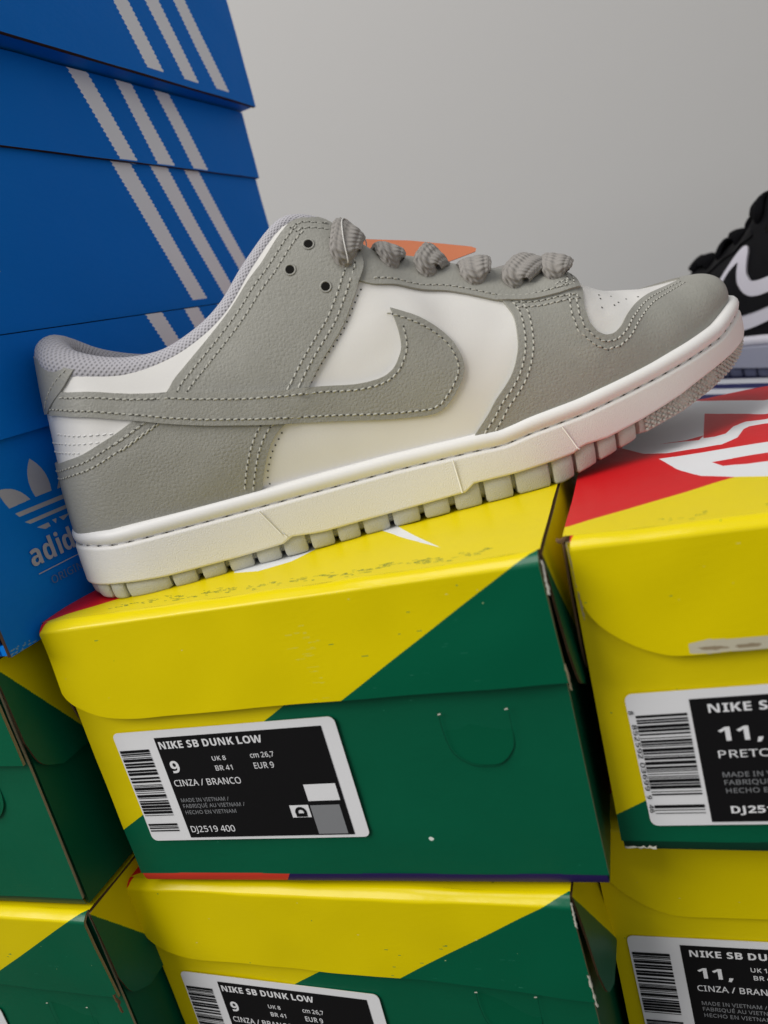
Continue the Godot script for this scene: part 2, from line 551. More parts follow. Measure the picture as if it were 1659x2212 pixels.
func size_label(root: Node3D, at: Vector2, turn: float, kind: String) -> void:
	# at: lower left corner on the front board, millimetres
	var w := 103.4
	var h := 53.6
	var rc := 2.6
	var poly := PackedVector2Array()
	for c in [[w - rc, h - rc, 0.0], [rc, h - rc, 1.0], [rc, rc, 2.0], [w - rc, rc, 3.0]]:
		for i in 5:
			var a: float = (c[2] + i / 4.0) * PI / 2.0
			poly.append(Vector2(c[0] + cos(a) * rc, c[1] + sin(a) * rc))
	var bs := Basis(Vector3.BACK, turn)
	var o := Vector3(at.x * 0.001, at.y * 0.001, 0.0011)
	var lab := sheet("size_label", root, poly, o, bs.x, bs.y, 0.0003, M.label_white, M.paper, Vector2(w, h), 8.0, 0.00015, 20.0)
	lab.set_meta("label", "white size sticker with a black text field")
	var put := func(x: float, y: float, z := 0.00022) -> Vector3:
		return o + bs.x * x * 0.001 + bs.y * y * 0.001 + bs.z * z
	var bf := MB.new()
	bf.face([put.call(20.4, 1.4), put.call(97.2, 1.4), put.call(97.2, 50.3), put.call(20.4, 50.3)], bs.z)
	commit("text_field", lab, [[bf, M.label_black]])
	# bar code, its bars lying flat
	rng.seed = 5 + kind.length()
	var bars := MB.new()
	var y := 45.3
	while y > 5.0:
		var th: float = [0.33, 0.33, 0.66, 1.0, 1.32][rng.randi() % 5]
		if y < 12.4 and y > 8.8:
			y = 8.8
		bars.face([put.call(0.9 if kind != "black" else 2.4, y - th), put.call(15.8 if kind != "black" else 19.0, y - th), put.call(15.8 if kind != "black" else 19.0, y), put.call(0.9 if kind != "black" else 2.4, y)], bs.z)
		y -= th + [0.33, 0.33, 0.66, 0.66, 1.0][rng.randi() % 5]
	stuff(commit("barcode", lab, [[bars, M.label_black]]))
	var z := 0.00034
	var t := func(s: String, x: float, yy: float, ww: float, cap: float, bold := 700, m: Material = M.label_white) -> void:
		text3d("lettering", lab, s, put.call(x, yy, z), ww * 0.001, cap * 0.001, m, bold, bs)
	if kind == "nine":
		t.call("NIKE SB DUNK LOW", 21.8, 45.0, 48.6, 3.3)
		t.call("9", 23.6, 33.4, 4.2, 5.6)
		t.call("UK 8", 44.9, 38.2, 6.4, 2.0, 400)
		t.call("BR 41", 44.9, 33.5, 8.0, 2.3, 400)
		t.call("cm 26,7", 62.8, 38.4, 10.6, 2.3, 400)
		t.call("EUR 9", 63.0, 33.4, 8.9, 2.7, 400)
		t.call("CINZA / BRANCO", 22.4, 27.0, 32.2, 3.0, 400)
		t.call("MADE IN VIETNAM /", 22.6, 19.2, 23.4, 1.8, 400, M.label_grey)
		t.call("FABRIQUÉ AU VIETNAM /", 22.6, 16.3, 30.0, 1.8, 400, M.label_grey)
		t.call("HECHO EN VIETNAM", 22.6, 13.2, 24.8, 1.8, 400, M.label_grey)
		t.call("DJ2519 400", 22.2, 4.2, 21.6, 3.0, 400)
		var sq := MB.new()
		sq.face([put.call(81.8, 17.4), put.call(95.6, 17.4), put.call(95.6, 25.0), put.call(81.8, 25.0)].map(func(p): return p + bs.z * 0.0001), bs.z)
		var gq := MB.new()
		gq.face([put.call(81.8, 2.0), put.call(94.6, 2.0), put.call(94.6, 15.4), put.call(81.8, 15.4)].map(func(p): return p + bs.z * 0.0001), bs.z)
		commit("blank_field", lab, [[gq, M.label_grey]])
		sq.face([put.call(72.6, 10.0), put.call(81.0, 10.0), put.call(81.0, 15.7), put.call(72.6, 15.7)].map(func(p): return p + bs.z * 0.0001), bs.z)
		commit("blank_field", lab, [[sq, M.label_white]])
		var ic := MB.new()
		var cen: Vector3 = put.call(77.0, 12.4, 0.0005)
		for i in 9:
			var a0 := deg_to_rad(-20.0 + i * 24.0)
			var a1 := deg_to_rad(-20.0 + (i + 1) * 24.0)
			ic.face([cen + (bs.x * cos(a0) + bs.y * sin(a0)) * 0.0013, cen + (bs.x * cos(a1) + bs.y * sin(a1)) * 0.0013, cen + (bs.x * cos(a1) + bs.y * sin(a1)) * 0.0026, cen + (bs.x * cos(a0) + bs.y * sin(a0)) * 0.0026], bs.z)
		ic.face([put.call(74.6, 10.4, 0.0005), put.call(79.4, 10.4, 0.0005), put.call(79.4, 12.0, 0.0005), put.call(74.6, 12.0, 0.0005)], bs.z)
		commit("recycling_mark", lab, [[ic, M.label_black]])
	else:
		var bk := kind == "black"
		t.call("NIKE SB DUNK LOW", 25.8 if bk else 23.6, 44.8, 55.0 if bk else 50.0, 3.2)
		t.call("11,", 27.6 if bk else 25.4, 33.8, 13.4 if bk else 13.2, 5.2)
		if bk:
			t.call("PRETO / BRANCO", 26.4, 27.2, 44.0, 2.9, 400)
		else:
			t.call("UK 10,5", 45.6, 38.6, 10.6, 2.1, 400)
			t.call("BR 43", 46.2, 34.6, 8.4, 2.1, 400)
			t.call("CINZA / BRANCO", 24.2, 27.0, 32.0, 3.0, 400)
		t.call("MADE IN VIETNAM /", 26.6 if bk else 24.8, 19.6, 29.0 if bk else 24.6, 1.9, 400, M.label_grey)
		t.call("FABRIQUÉ AU VIETNAM /", 26.7 if bk else 24.8, 16.5, 36.5 if bk else 30.4, 1.9, 400, M.label_grey)
		t.call("HECHO EN VIETNAM", 26.8 if bk else 24.9, 13.2, 30.0 if bk else 25.6, 1.9, 400, M.label_grey)
		t.call("DJ2519 400", 27.2 if bk else 25.0, 5.0, 27.0 if bk else 22.0, 2.8, 700)
		if kind == "black":
			var side := bs * Basis(Vector3.BACK, -PI / 2.0)
			var k := 0
			for s in [["8", 47.4, 1.5], ["852592", 41.9, 13.6], ["03699", 26.6, 11.6], ["9", 13.0, 1.4], ["46", 9.2, 3.4]]:
				text3d("barcode_digits", lab, s[0], put.call(0.55 if k != 0 else 0.3, s[1], z), s[2] * 0.001, 0.0016, M.label_black, 400, side)
				k += 1


func frayed(root: Node3D, a: Vector3, b: Vector3, wide: float, n: int, sd: int, m: Material, face: Vector3) -> void:
	# a ragged strip of torn paper along a folded edge
	rng.seed = sd
	var d := (b - a).normalized()
	var side := face.cross(d).normalized()
	var mb := MB.new()
	var prev := []
	for i in n + 1:
		var p := a.lerp(b, float(i) / n)
		var l := p - side * wide * rng.randf_range(0.1, 1.0) + face * rng.randf_range(0.0001, 0.0006)
		var r := p + side * wide * rng.randf_range(0.1, 1.0) + face * rng.randf_range(0.0001, 0.0009)
		var c := p + face * rng.randf_range(0.0005, 0.0013)
		var cur := [l, c, r]
		if prev.size() > 0:
			mb.face([prev[0], prev[1], cur[1], cur[0]], (face - side * 0.4).normalized())
			mb.face([prev[1], prev[2], cur[2], cur[1]], (face + side * 0.4).normalized())
		prev = cur
	var o := commit("torn_edge", root, [[mb, m]])
	stuff(o)


# ---------------------------------------------------------------- blue boxes
func stripe(c: Canvas, x0: float, x1: float, x2: float, x3: float, y0: float, y1: float, col: Color) -> void:
	# a slanted bar with serrated long sides: top edge x0..x1, bottom edge x2..x3
	var n := int((y1 - y0) / 2.15)
	var l := []
	var r := []
	for i in n:
		for e in [[0.0, 0.0], [0.25, 0.8], [0.5, 1.25], [0.75, 0.8]]:
			var f: float = (i + e[0]) / n
			l.append(Vector2(lerpf(x0, x2, f) + e[1], lerpf(y0, y1, f)))
			r.push_front(Vector2(lerpf(x1, x3, f) + e[1], lerpf(y0, y1, f)))
	l.append(Vector2(x2, y1))
	r.push_front(Vector2(x3, y1))
	c.poly(l + r, col)


func leaf(c: Canvas, base_l: Vector2, tip: Vector2, base_r: Vector2, bl: float, br: float, col: Color) -> void:
	var pts := []
	for side in [[base_l, tip, bl], [tip, base_r, br]]:
		var a: Vector2 = side[0]
		var b: Vector2 = side[1]
		var nrm := (b - a).orthogonal().normalized() * float(side[2])
		for i in 10:
			var f := i / 10.0
			pts.append(a.lerp(b, f) + nrm * 4.0 * f * (1.0 - f))
	pts.append(base_r)
	c.poly(pts, col)


func blue_prints() -> void:
	var blue := srgb(0, 116, 214)
	var pale := srgb(240, 242, 246)
	var c := Canvas.new(294, 42, 6.0, blue)
	stripe(c, 138.5, 151.8, 156.5, 170, 0, 41.4, pale)
	stripe(c, 172.0, 185.0, 187.0, 202, 0, 41.4, pale)
	stripe(c, 204.0, 217.0, 220.0, 234.8, 0, 41.4, pale)
	M.blue_lid = mat(Color.WHITE, 0.55, 0.22)
	M.blue_lid.albedo_texture = c.tex()
	c = Canvas.new(294, 84, 6.0, blue)
	stripe(c, 151.6, 166.3, 184.0, 198.0, 0, 80, pale)
	stripe(c, 182.0, 197.0, 217.0, 231.0, 0, 80, pale)
	stripe(c, 213.0, 227.0, 249.0, 263.0, 0, 80, pale)
	# three-leaf emblem; y runs down from the top of the body at 84
	var m := srgb(176, 176, 188)
	var cx := 42.3
	leaf(c, Vector2(cx - 4.6, 27.4), Vector2(cx - 0.6, 11.0), Vector2(cx + 4.2, 27.4), 2.4, 2.4, m)
	leaf(c, Vector2(cx - 18.6, 27.9), Vector2(cx - 21.0, 19.2), Vector2(cx - 7.4, 27.5), 0.4, 2.4, m)
	leaf(c, Vector2(cx + 7.4, 27.5), Vector2(cx + 21.0, 19.2), Vector2(cx + 18.6, 27.9), 2.4, 0.4, m)
	c.poly(mm([cx - 17, 30.7, cx + 17, 30.7, cx + 15.6, 32.7, cx - 15.6, 32.7]), m)
	c.poly(mm([cx - 14.2, 35.5, cx + 14.2, 35.5, cx + 12.0, 37.1, cx - 12.0, 37.1]), m)
	c.poly(mm([cx - 9.6, 39.6, cx - 3.0, 39.6, cx - 2.6, 41.6, cx - 5.6, 41.9]), m)
	c.poly(mm([cx - 0.8, 39.4, cx + 1.6, 39.4, cx + 0.6, 41.6]), m)
	c.poly(mm([cx + 3.0, 39.4, cx + 9.4, 39.6, cx + 4.8, 41.6]), m)
	rng.seed = 61
	for i in 14:
		c.blob(rng.randf() * 14.0, 81.5 + rng.randf() * 2.5, rng.randf_range(0.3, 1.2), 0.3, srgb(120, 150, 180), rng)
	M.blue_body = mat(Color.WHITE, 0.55, 0.22)
	M.blue_body.albedo_texture = c.tex()
	for k in [M.blue_lid, M.blue_body]:
		k.normal_enabled = true
		k.normal_texture = M.board_bump
		k.normal_scale = 0.15
	M.blue = mat(blue, 0.55, 0.22)


func blue_box(label: String, at: Vector3, yaw: float, body_h: float, lid_h: float, sd: float) -> void:
	# origin: lower near corner of its long side; +x runs along that side, +z out of it
	var root := thing("blue_shoe_box", label, "shoe box", "blue shoe boxes stacked on the left pile")
	root.transform = Transform3D(Basis(Vector3.UP, yaw), at)
	var ln := 294.0
	var wd := 0.19
	var h := body_h * 1000.0
	var rect := PackedVector2Array([Vector2(0, 0), Vector2(ln, 0), Vector2(ln, h), Vector2(0, h)])
	var body := sheet("box_body", root, rect, Vector3.ZERO, Vector3.RIGHT, Vector3.UP, 0.002, M.blue_body, M.dark_board, Vector2(294, -h - 0.01), sd, 0.0009)
	var bm := MB.new()
	bm.box(Vector3(0.147, 0.0025, -wd / 2), Vector3(0.1465, 0.002, wd / 2 - 0.001))
	bm.box(Vector3(0.147, body_h / 2, -wd + 0.001), Vector3(0.1465, body_h / 2 - 0.001, 0.001))
	bm.box(Vector3(0.293, body_h / 2, -wd / 2 - 0.002), Vector3(0.0009, body_h / 2 - 0.001, wd / 2 - 0.004))
	bm.box(Vector3(0.0009, body_h / 2, -wd / 2 - 0.002), Vector3(0.0009, body_h / 2 - 0.001, wd / 2 - 0.004))
	commit("box_walls", root, [[bm, M.blue]])
	text3d("lettering", body, "adidas", Vector3(0.0238, 0.0285, 0.0008), 0.0372, 0.0090, M.emblem_ink, 700)
	text3d("lettering", body, "ORIGINALS", Vector3(0.0297, 0.0184, 0.0008), 0.0262, 0.0034, M.emblem_faint, 400)
	var lm := MB.new()
	lm.face([Vector3(0.0249, 0.0248, 0.0008), Vector3(0.0598, 0.0248, 0.0008), Vector3(0.0598, 0.0252, 0.0008), Vector3(0.0249, 0.0252, 0.0008)], Vector3.BACK)
	commit("printed_rule", body, [[lm, M.emblem_ink]])
	if lid_h <= 0.0:
		return
	var lh := lid_h * 1000.0
	var lr := PackedVector2Array([Vector2(-1.5, 0), Vector2(ln + 1.5, 0), Vector2(ln + 1.5, lh), Vector2(-1.5, lh)])
	var y0 := body_h
	var lid := sheet("box_lid", root, lr, Vector3(0, y0, 0.0024), Vector3.RIGHT, Vector3.UP, 0.002, M.blue_lid, M.dark_board, Vector2(294, -lh - 0.01), sd + 9.0, 0.0008)
	var tm := MB.new()
	tm.box(Vector3(0.147, y0 + lid_h - 0.001, -wd / 2), Vector3(0.1482, 0.0009, wd / 2 + 0.0002))
	for x in [-0.0006, 0.2946]:
		tm.box(Vector3(x, y0 + lid_h / 2 - 0.001, -wd / 2), Vector3(0.0008, lid_h / 2 - 0.002, wd / 2 + 0.0002))
	tm.box(Vector3(0.147, y0 + lid_h / 2 - 0.001, -wd - 0.001), Vector3(0.146, lid_h / 2 - 0.002, 0.0008))
	# the board under the lid rim that hides the hollow
	tm.box(Vector3(0.147, y0 - 0.0006, -wd / 2), Vector3(0.1455, 0.0005, wd / 2 - 0.003))
	commit("lid_walls", lid, [[tm, M.blue]])


# ---------------------------------------------------------------- sneaker: its surface
# stations from the heel round the outer side to the toe: foot of the upper, rim, and the shape between
const STATIONS := [
	[-.0192, .029, -.038, -.0108, .1050, -.038, .35, .70, .50, .000],
	[-.0178, .029, -.0255, -.0090, .1030, -.028, .35, .70, .50, .000],
	[-.0110, .0285, -.0130, -.0010, .0995, -.0185, .35, .70, .50, .001],
	[.0020, .0280, -.0058, .0094, .0936, -.0118, .35, .70, .45, .002],
	[.0250, .0270, -.0032, .0260, .0888, -.0092, .35, .70, .40, .003],
	[.0500, .0270, -.0030, .0435, .0888, -.0095, .35, .70, .40, .004],
	[.0750, .0270, -.0030, .0600, .0940, -.0115, .35, .70, .40, .004],
	[.0980, .0272, -.0030, .0735, .1020, -.0135, .36, .72, .40, .004],
	[.1180, .0270, -.0025, .0875, .1155, -.0170, .38, .74, .42, .003],
	[.1370, .0267, -.0015, .1043, .1278, -.0220, .40, .78, .45, .002],
	[.1530, .0263, -.0005, .1185, .1250, -.0262, .42, .80, .48, .002],
	[.1680, .0265, .0000, .1340, .1104, -.0310, .45, .84, .48, .001],
	[.1820, .0275, -.0005, .1560, .1012, -.0340, .46, .88, .46, .001],
	[.1970, .0290, -.0015, .1830, .0902, -.0358, .48, .92, .44, .001],
	[.2110, .0308, -.0035, .2085, .0858, -.0385, .50, .96, .42, .001],
	[.2250, .0328, -.0065, .2215, .0755, -.0460, .55, 1.0, .40, .001],
	[.2400, .0353, -.0110, .2320, .0700, -.0555, .55, 1.0, .38, .001],
	[.2550, .0380, -.0175, .2430, .0672, -.0560, .58, 1.0, .36, .001],
	[.2680, .0410, -.0260, .2540, .0650, -.0568, .60, 1.02, .34, .001],
	[.2790, .0435, -.0350, .2680, .0642, -.0575, .62, 1.05, .26, .001],
	[.2875, .0455, -.0450, .2785, .0640, -.0585, .65, 1.08, .18, .001],
	[.2915, .0468, -.0595, .2830, .0632, -.0592, .65, 1.10, .12, .000]]
# plan of the sole, outer half, heel to toe
const SOLE := [Vector2(-.021, -.038), Vector2(-.0198, -.028), Vector2(-.0155, -.017), Vector2(-.0065, -.0075), Vector2(.006, -.002), Vector2(.025, 0), Vector2(.07, 0), Vector2(.12, 0), Vector2(.165, .002), Vector2(.20, .001), Vector2(.23, -.005), Vector2(.2562, -.0140), Vector2(.2775, -.0268), Vector2(.2935, -.0432), Vector2(.3000, -.060)]


func mid_z(x: float) -> float:
	return -.038 - .0692 * (x + .0192)


func station(u: float) -> Array:
	var n := STATIONS.size()
	var i := clampi(int(floor(u)), 0, n - 2)
	var f := u - i
	var out := []
	for k in 10:
		var p1: float = STATIONS[i][k]
		var p2: float = STATIONS[i + 1][k]
		var p0: float = STATIONS[i - 1][k] if i > 0 else 2.0 * p1 - p2
		var p3: float = STATIONS[i + 2][k] if i + 2 < n else 2.0 * p2 - p1
		out.append(cubic_interpolate(p1, p2, p0, p3, f))
	return out


func upper_at(t: float, v: float, side: float) -> Vector3:
	var q := station(clampf(t, 0.0, 1.0) * (STATIONS.size() - 1))
	v = clampf(v, 0.0, 1.0)
	var b := Vector3(q[0], q[1], q[2])
	var c := Vector3(q[3], q[4], q[5])
	var d := c - b
	var kk := clampf((t * 21.0 - 17.0) / 4.0, 0.0, 1.0)
	var p1 := b + Vector3(d.x * (.15 - 1.1 * kk * kk * (3.0 - 2.0 * kk)), q[6] * d.y, q[9])
	var p2 := b + Vector3(d.x * q[8], q[7] * d.y, d.z * q[8] + q[9])
	var p := b.bezier_interpolate(p1, p2, c, v)
	# the skin is never quite even, and it creases where the foot bends
	var w := sin(v * PI)
	p += Vector3(0, 0.3, 0.7) * G.warp.get_noise_3d(p.x * 1500.0, p.y * 1500.0, side * 60.0) * 0.0011 * w
	var bend := exp(-pow((p.x - 0.2105 - 0.12 * (p.y - 0.05)) / 0.012, 2.0)) * w
	p.z += sin((p.x * 1.0 + p.y * 0.55 + G.warp.get_noise_2d(p.x * 1800.0, p.y * 1800.0) * 0.004) * TU_WRINKLE) * 0.00013 * bend
	if side < 0.0:
		p.z = 2.0 * mid_z(p.x) - p.z
	return p


func upper(t: float, v: float, side := 1.0) -> Array:
	var e := 0.002
	var t0 := maxf(t - e, 0.0)
	var t1 := minf(t + e, 1.0)
	var v0 := maxf(v - 0.01, 0.0)
	var v1 := minf(v + 0.01, 1.0)
	var n := (upper_at(t1, v, side) - upper_at(t0, v, side)).cross(upper_at(t, v1, side) - upper_at(t, v0, side)) * side
	if n.length() < 1e-12:
		n = Vector3.UP
	return [upper_at(t, v, side), n.normalized()]


const TU_WRINKLE := 1900.0
const TU := 330.0   # outline units along the shoe and up its side, close to millimetres
const VU := 100.0


func ol(runs: Array) -> PackedVector2Array:
	var r2 := []
	for run in runs:
		var one := []
		for i in range(0, run.size(), 2):
			one.append(Vector2(run[i] * TU, run[i + 1] * VU))
		r2.append(one)
	return smooth(r2, 4)


func poly_dist(q: Vector2, poly: PackedVector2Array) -> float:
	# positive inside
	var best := 1e9
	for i in poly.size():
		var c := Geometry2D.get_closest_point_to_segment(q, poly[i], poly[(i + 1) % poly.size()])
		best = minf(best, c.distance_squared_to(q))
	best = sqrt(best)
	return best if Geometry2D.is_point_in_polygon(q, poly) else -best


func outlines() -> void:
	G.strap = ol([
		[.430, .982, .4155, .972, .386, .965, .3587, .975, .329, .975, .298, .960, .2682, .920, .243, .855, .230, .790, .2094, .722, .1908, .661, .1691, .581, .1428, .496, .1118, .449, .0806, .416, .045, .398, 0, .388],
		[0, .388, 0, 0], [0, 0, .268, 0],
		[.268, 0, .2704, .047, .2795, .169, .2897, .263, .2998, .318, .3131, .355, .3447, .440, .3605, .476, .3794, .506, .4041, .537, .4222, .573, .4412, .622, .4646, .703, .4758, .834, .4774, .92, .474, .975],
		[.474, .975, .45, .985, .430, .982]])
	G.eyestay = ol([[.462, 1.0, .4714, .837, .4500, .681], [.4450, .631, .4611, .606, .4976, .612, .5397, .636, .5599, .621, .5766, .597, .5947, .578, .6315, .580, .6573, .585, .6800, .620], [.680, .620, .6865, .70, .690, .80, .688, .90, .680, 1.0], [.680, 1.0, .462, 1.0]])
	G.swoosh = ol([
		[.4588, .505, .4729, .483, .4884, .455, .5022, .417, .5101, .369, .5108, .312, .5081, .271, .4997, .226, .4849, .180, .4705, .147, .4579, .128, .4382, .122, .4031, .153, .3641, .223, .3200, .326, .2869, .408, .2577, .491, .2285, .578, .1978, .658, .1642, .704, .130, .706, .0790, .683],
		[.0790, .683, .1195, .844],
		[.1195, .844, .1685, .865, .2221, .799, .2542, .709, .2846, .611, .3166, .520, .3411, .454, .3553, .415, .3848, .338, .4087, .301, .4251, .305, .4379, .335, .4458, .364, .4519, .411, .4563, .465, .4588, .505]])
	G.toecap = ol([
		[.478, 0, .486, .025, .509, .078, .5268, .126, .5512, .182, .5677, .237, .5815, .315, .590, .399, .5957, .484, .5956, .553, .595, .60],
		[.595, .60, .633, .615, .686, .64],
		[.686, .64, .6786, .543, .6745, .486, .6726, .415, .6742, .359, .6796, .316, .6894, .294, .7042, .298, .7205, .343, .7396, .430, .7684, .530, .8033, .622, .8514, .716, .8861, .790, .915, .86, .94, 1.0],
		[.94, 1.0, 1.0, 1.0], [1.0, 1.0, 1.0, 0], [1.0, 0, .478, 0]])
	G.tab = ol([[0, 1.0, .1417, 1.0], [.1417, 1.0, .1163, .842, .0699, .687], [.0699, .687, .035, .668, 0, .660], [0, .660, 0, 1.0]])


func panel(called: String, root: Node3D, poly: PackedVector2Array, thick: float, over: Array, m: Material, side: float, cell := 3.2) -> MeshInstance3D:
	var top := MB.new()
	var wall := MB.new()
	var f := func(q: Vector2) -> Array: return upper(q.x / TU, q.y / VU, side)
	var lift := func(q: Vector2) -> float:
		return lift_at(q, thick, over)
	patch(top, wall, poly, cell, f, lift, Vector2(0.04, 0.04))
	return commit(called, root, [[top, m], [wall, m]])


func lift_at(q: Vector2, thick: float, over: Array) -> float:
	var h := thick
	for o in over:
		h += o[1] * smoothstep(-1.6, 0.6, poly_dist(q, o[0]))
	return h


func stitches(holes: MB, mb: MB, line: Array, inset: float, lift: Callable, side: float, step := 2.75, long := 1.95) -> void:
	# a row of thread dashes; line in outline units, moved inset millimetres to its left on the surface
	var moved := []
	var nrm := []
	for i in line.size():
		var q: Vector2 = line[i]
		var t := q.x / TU
		var v := q.y / VU
		if absf(inset) > 0.01:
			# walk inset millimetres across the skin, square to the line
			var e := 0.004
			var t1 := minf(t + e, 1.0)
			var v1 := minf(v + e * 3.0, 1.0)
			var du := (upper_at(t1, v, side) - upper_at(t1 - e, v, side)) / e
			var dv := (upper_at(t, v1, side) - upper_at(t, v1 - e * 3.0, side)) / (e * 3.0)
			var n := du.cross(dv).normalized() * side
			var qa: Vector2 = line[maxi(i - 1, 0)]
			var qb: Vector2 = line[mini(i + 1, line.size() - 1)]
			var d := (upper_at(qb.x / TU, qb.y / VU, side) - upper_at(qa.x / TU, qa.y / VU, side)).normalized()
			var w := n.cross(d).normalized() * inset * 0.001
			var guu := du.dot(du)
			var guv := du.dot(dv)
			var gvv := dv.dot(dv)
			var det := maxf(guu * gvv - guv * guv, 1e-12)
			t += clampf((w.dot(du) * gvv - w.dot(dv) * guv) / det, -0.06, 0.06)
			v += clampf((w.dot(dv) * guu - w.dot(du) * guv) / det, -0.2, 0.2)
			t = clampf(t, 0.0, 1.0)
			v = clampf(v, 0.0, 1.0)
		var s := upper(t, v, side)
		moved.append(s[0] + s[1] * float(lift.call(Vector2(t * TU, v * VU))))
		nrm.append(s[1])
	var carry := 0.0
	for i in moved.size() - 1:
		var a: Vector3 = moved[i]
		var b: Vector3 = moved[i + 1]
		var l := a.distance_to(b) * 1000.0
		if l < 1e-4:
			continue
		var d := (b - a).normalized()
		var at := carry
		while at < l:
			var n: Vector3 = nrm[i].lerp(nrm[i + 1], at / l).normalized()
			one_stitch(mb, a + d * at * 0.001, d, n, long * 0.001, 0.00041)
			if holes:
				dot(holes, a + d * (at + step * 0.5) * 0.001 + n * 0.00008, d, n, 0.00038)
			at += step
		carry = at - l


func one_stitch(mb: MB, c: Vector3, d: Vector3, n: Vector3, l: float, r: float) -> void:
	var s := n.cross(d).normalized()
	d = (d + s * 0.18).normalized()
	s = n.cross(d).normalized()
	var ids := []
	for e in [-0.28, 0.28]:
		for k in 3:
			var a := PI * k / 2.0
			var o := s * cos(a) + n * sin(a)
			ids.append(mb.vert(c + d * l * e + s * cos(a) * r + n * sin(a) * r * 0.9, o))
	var e0 := mb.vert(c - d * l * 0.5 - n * r * 0.4, -d)
	var e1 := mb.vert(c + d * l * 0.5 - n * r * 0.4, d)
	for k in 2:
		mb.quad(ids[k], ids[k + 1], ids[k + 4], ids[k + 3])
		mb.tri(e0, ids[k], ids[k + 1])
		mb.tri(e1, ids[k + 3], ids[k + 4])


func dot(mb: MB, c: Vector3, d: Vector3, n: Vector3, r: float, sides := 6) -> void:
	var s := n.cross(d).normalized()
	var p := []
	for k in sides:
		var a := TAU * k / sides
		p.append(c + (d * cos(a) + s * sin(a)) * r)
	mb.face(p, n)


func left_of(poly: PackedVector2Array, from: Vector2, to: Vector2) -> Array:
	# the stretch of an outline between two places, in its own order
	var a := 0
	var b := 0
	for i in poly.size():
		if poly[i].distance_to(from) < poly[a].distance_to(from):
			a = i
		if poly[i].distance_to(to) < poly[b].distance_to(to):
			b = i
	var out := []
	var i := a
	while true:
		out.append(poly[i])
		if i == b:
			break
		i = (i + 1) % poly.size()
	return out


# ---------------------------------------------------------------- sneaker: its sole
func table(x: float, pts: Array) -> float:
	for i in range(2, pts.size(), 2):
		if x <= pts[i]:
			return lerpf(pts[i - 1], pts[i + 1], clampf((x - pts[i - 2]) / (pts[i] - pts[i - 2]), 0.0, 1.0))
	return pts[pts.size() - 1]


func y_fox(x: float) -> float:
	return table(x, [-.022, .0322, -.01, .0316, .003, .0304, .05, .0302, .12, .0301, .155, .0293, .165, .0287, .172, .0296, .178, .0305, .20, .0322, .22, .0350, .235, .0372, .256, .0407, .2735, .0440, .288, .0492, .296, .0515])


func y_low(x: float) -> float:
	return table(x, [-.022, .0080, 0, .0076, .02, .0062, .05, .0060, .0695, .0064, .0705, .0086, .074, .0083, .085, .0068, .10, .0069, .13, .0070, .1468, .0074, .1485, .0101, .154, .0100, .168, .0097, .184, .0105, .1945, .0114, .1962, .0134, .208, .0134, .225, .0163, .236, .0187, .246, .0210, .2505, .0225, .259, .0247, .268, .0268, .28, .0292, .2924, .0325, .298, .036])


func y_ground(x: float) -> float:
	return table(x, [-.022, .0030, -.012, .0008, 0, 0, .187, 0, .204, .0045, .226, .0095, .243, .0122, .262, .0165, .278, .0210, .2895, .0255, .297, .0305])


func sole_at(u: float, side: float) -> Array:
	# u from 0 (heel) to 14 (toe): [point, outward] in plan
	var n := SOLE.size()
	var g := func(w: float) -> Vector2:
		var i := clampi(int(floor(w)), 0, n - 2)
		var p1: Vector2 = SOLE[i]
		var p2: Vector2 = SOLE[i + 1]
		var p0: Vector2 = SOLE[i - 1] if i > 0 else Vector2(p2.x, -.076 - p2.y)
		var p3: Vector2 = SOLE[i + 2] if i + 2 < n else Vector2(p1.x, -.12 - p1.y)
		return p1.cubic_interpolate(p2, p0, p3, w - i)
	var a: Vector2 = g.call(u)
	var d: Vector2 = (g.call(minf(u + .01, 14.0)) - g.call(maxf(u - .01, 0.0))).normalized()
	var p := Vector3(a.x, 0, a.y)
	var o := Vector3(-d.y, 0, d.x)
	if side < 0.0:
		p.z = 2.0 * mid_z(p.x) - p.z
		o.z = -o.z
	return [p, o]


func ring(n: int) -> Array:
	# the whole outline of the sole, heel to toe on the outer side and back
	var out := []
	for i in n:
		var u := 14.0 * (1.0 - cos(PI * 0.0)) + 14.0 * i / n
		out.append(sole_at(u, 1.0))
	for i in n:
		out.append(sole_at(14.0 - 14.0 * i / n, -1.0))
	return out


func sweep(rg: Array, prof: Callable, closed := true) -> MB:
	# prof(x) gives an Array of [out, y] from the inside round the outside
	var mb := MB.new()
	var rows := []
	for r in rg:
		var row := []
		for q in prof.call(r[0].x):
			row.append(r[0] + r[1] * q[0] + Vector3.UP * q[1])
		rows.append(row)
	var n := rows.size()
	var m: int = rows[0].size()
	mb.grid(n, m, func(i, j):
		var du: Vector3 = rows[(i + 1) % n][j] - rows[(i - 1 + n) % n][j]
		var dv: Vector3 = rows[i][mini(j + 1, m - 1)] - rows[i][maxi(j - 1, 0)]
		var nn := dv.cross(du)
		if nn.length() < 1e-12:
			nn = Vector3.UP
		nn = nn.normalized()
		var mid: Vector3 = rows[i][m / 2]
		return [rows[i][j], nn, Vector2(i * 0.01, j * 0.1)], closed)
	return mb


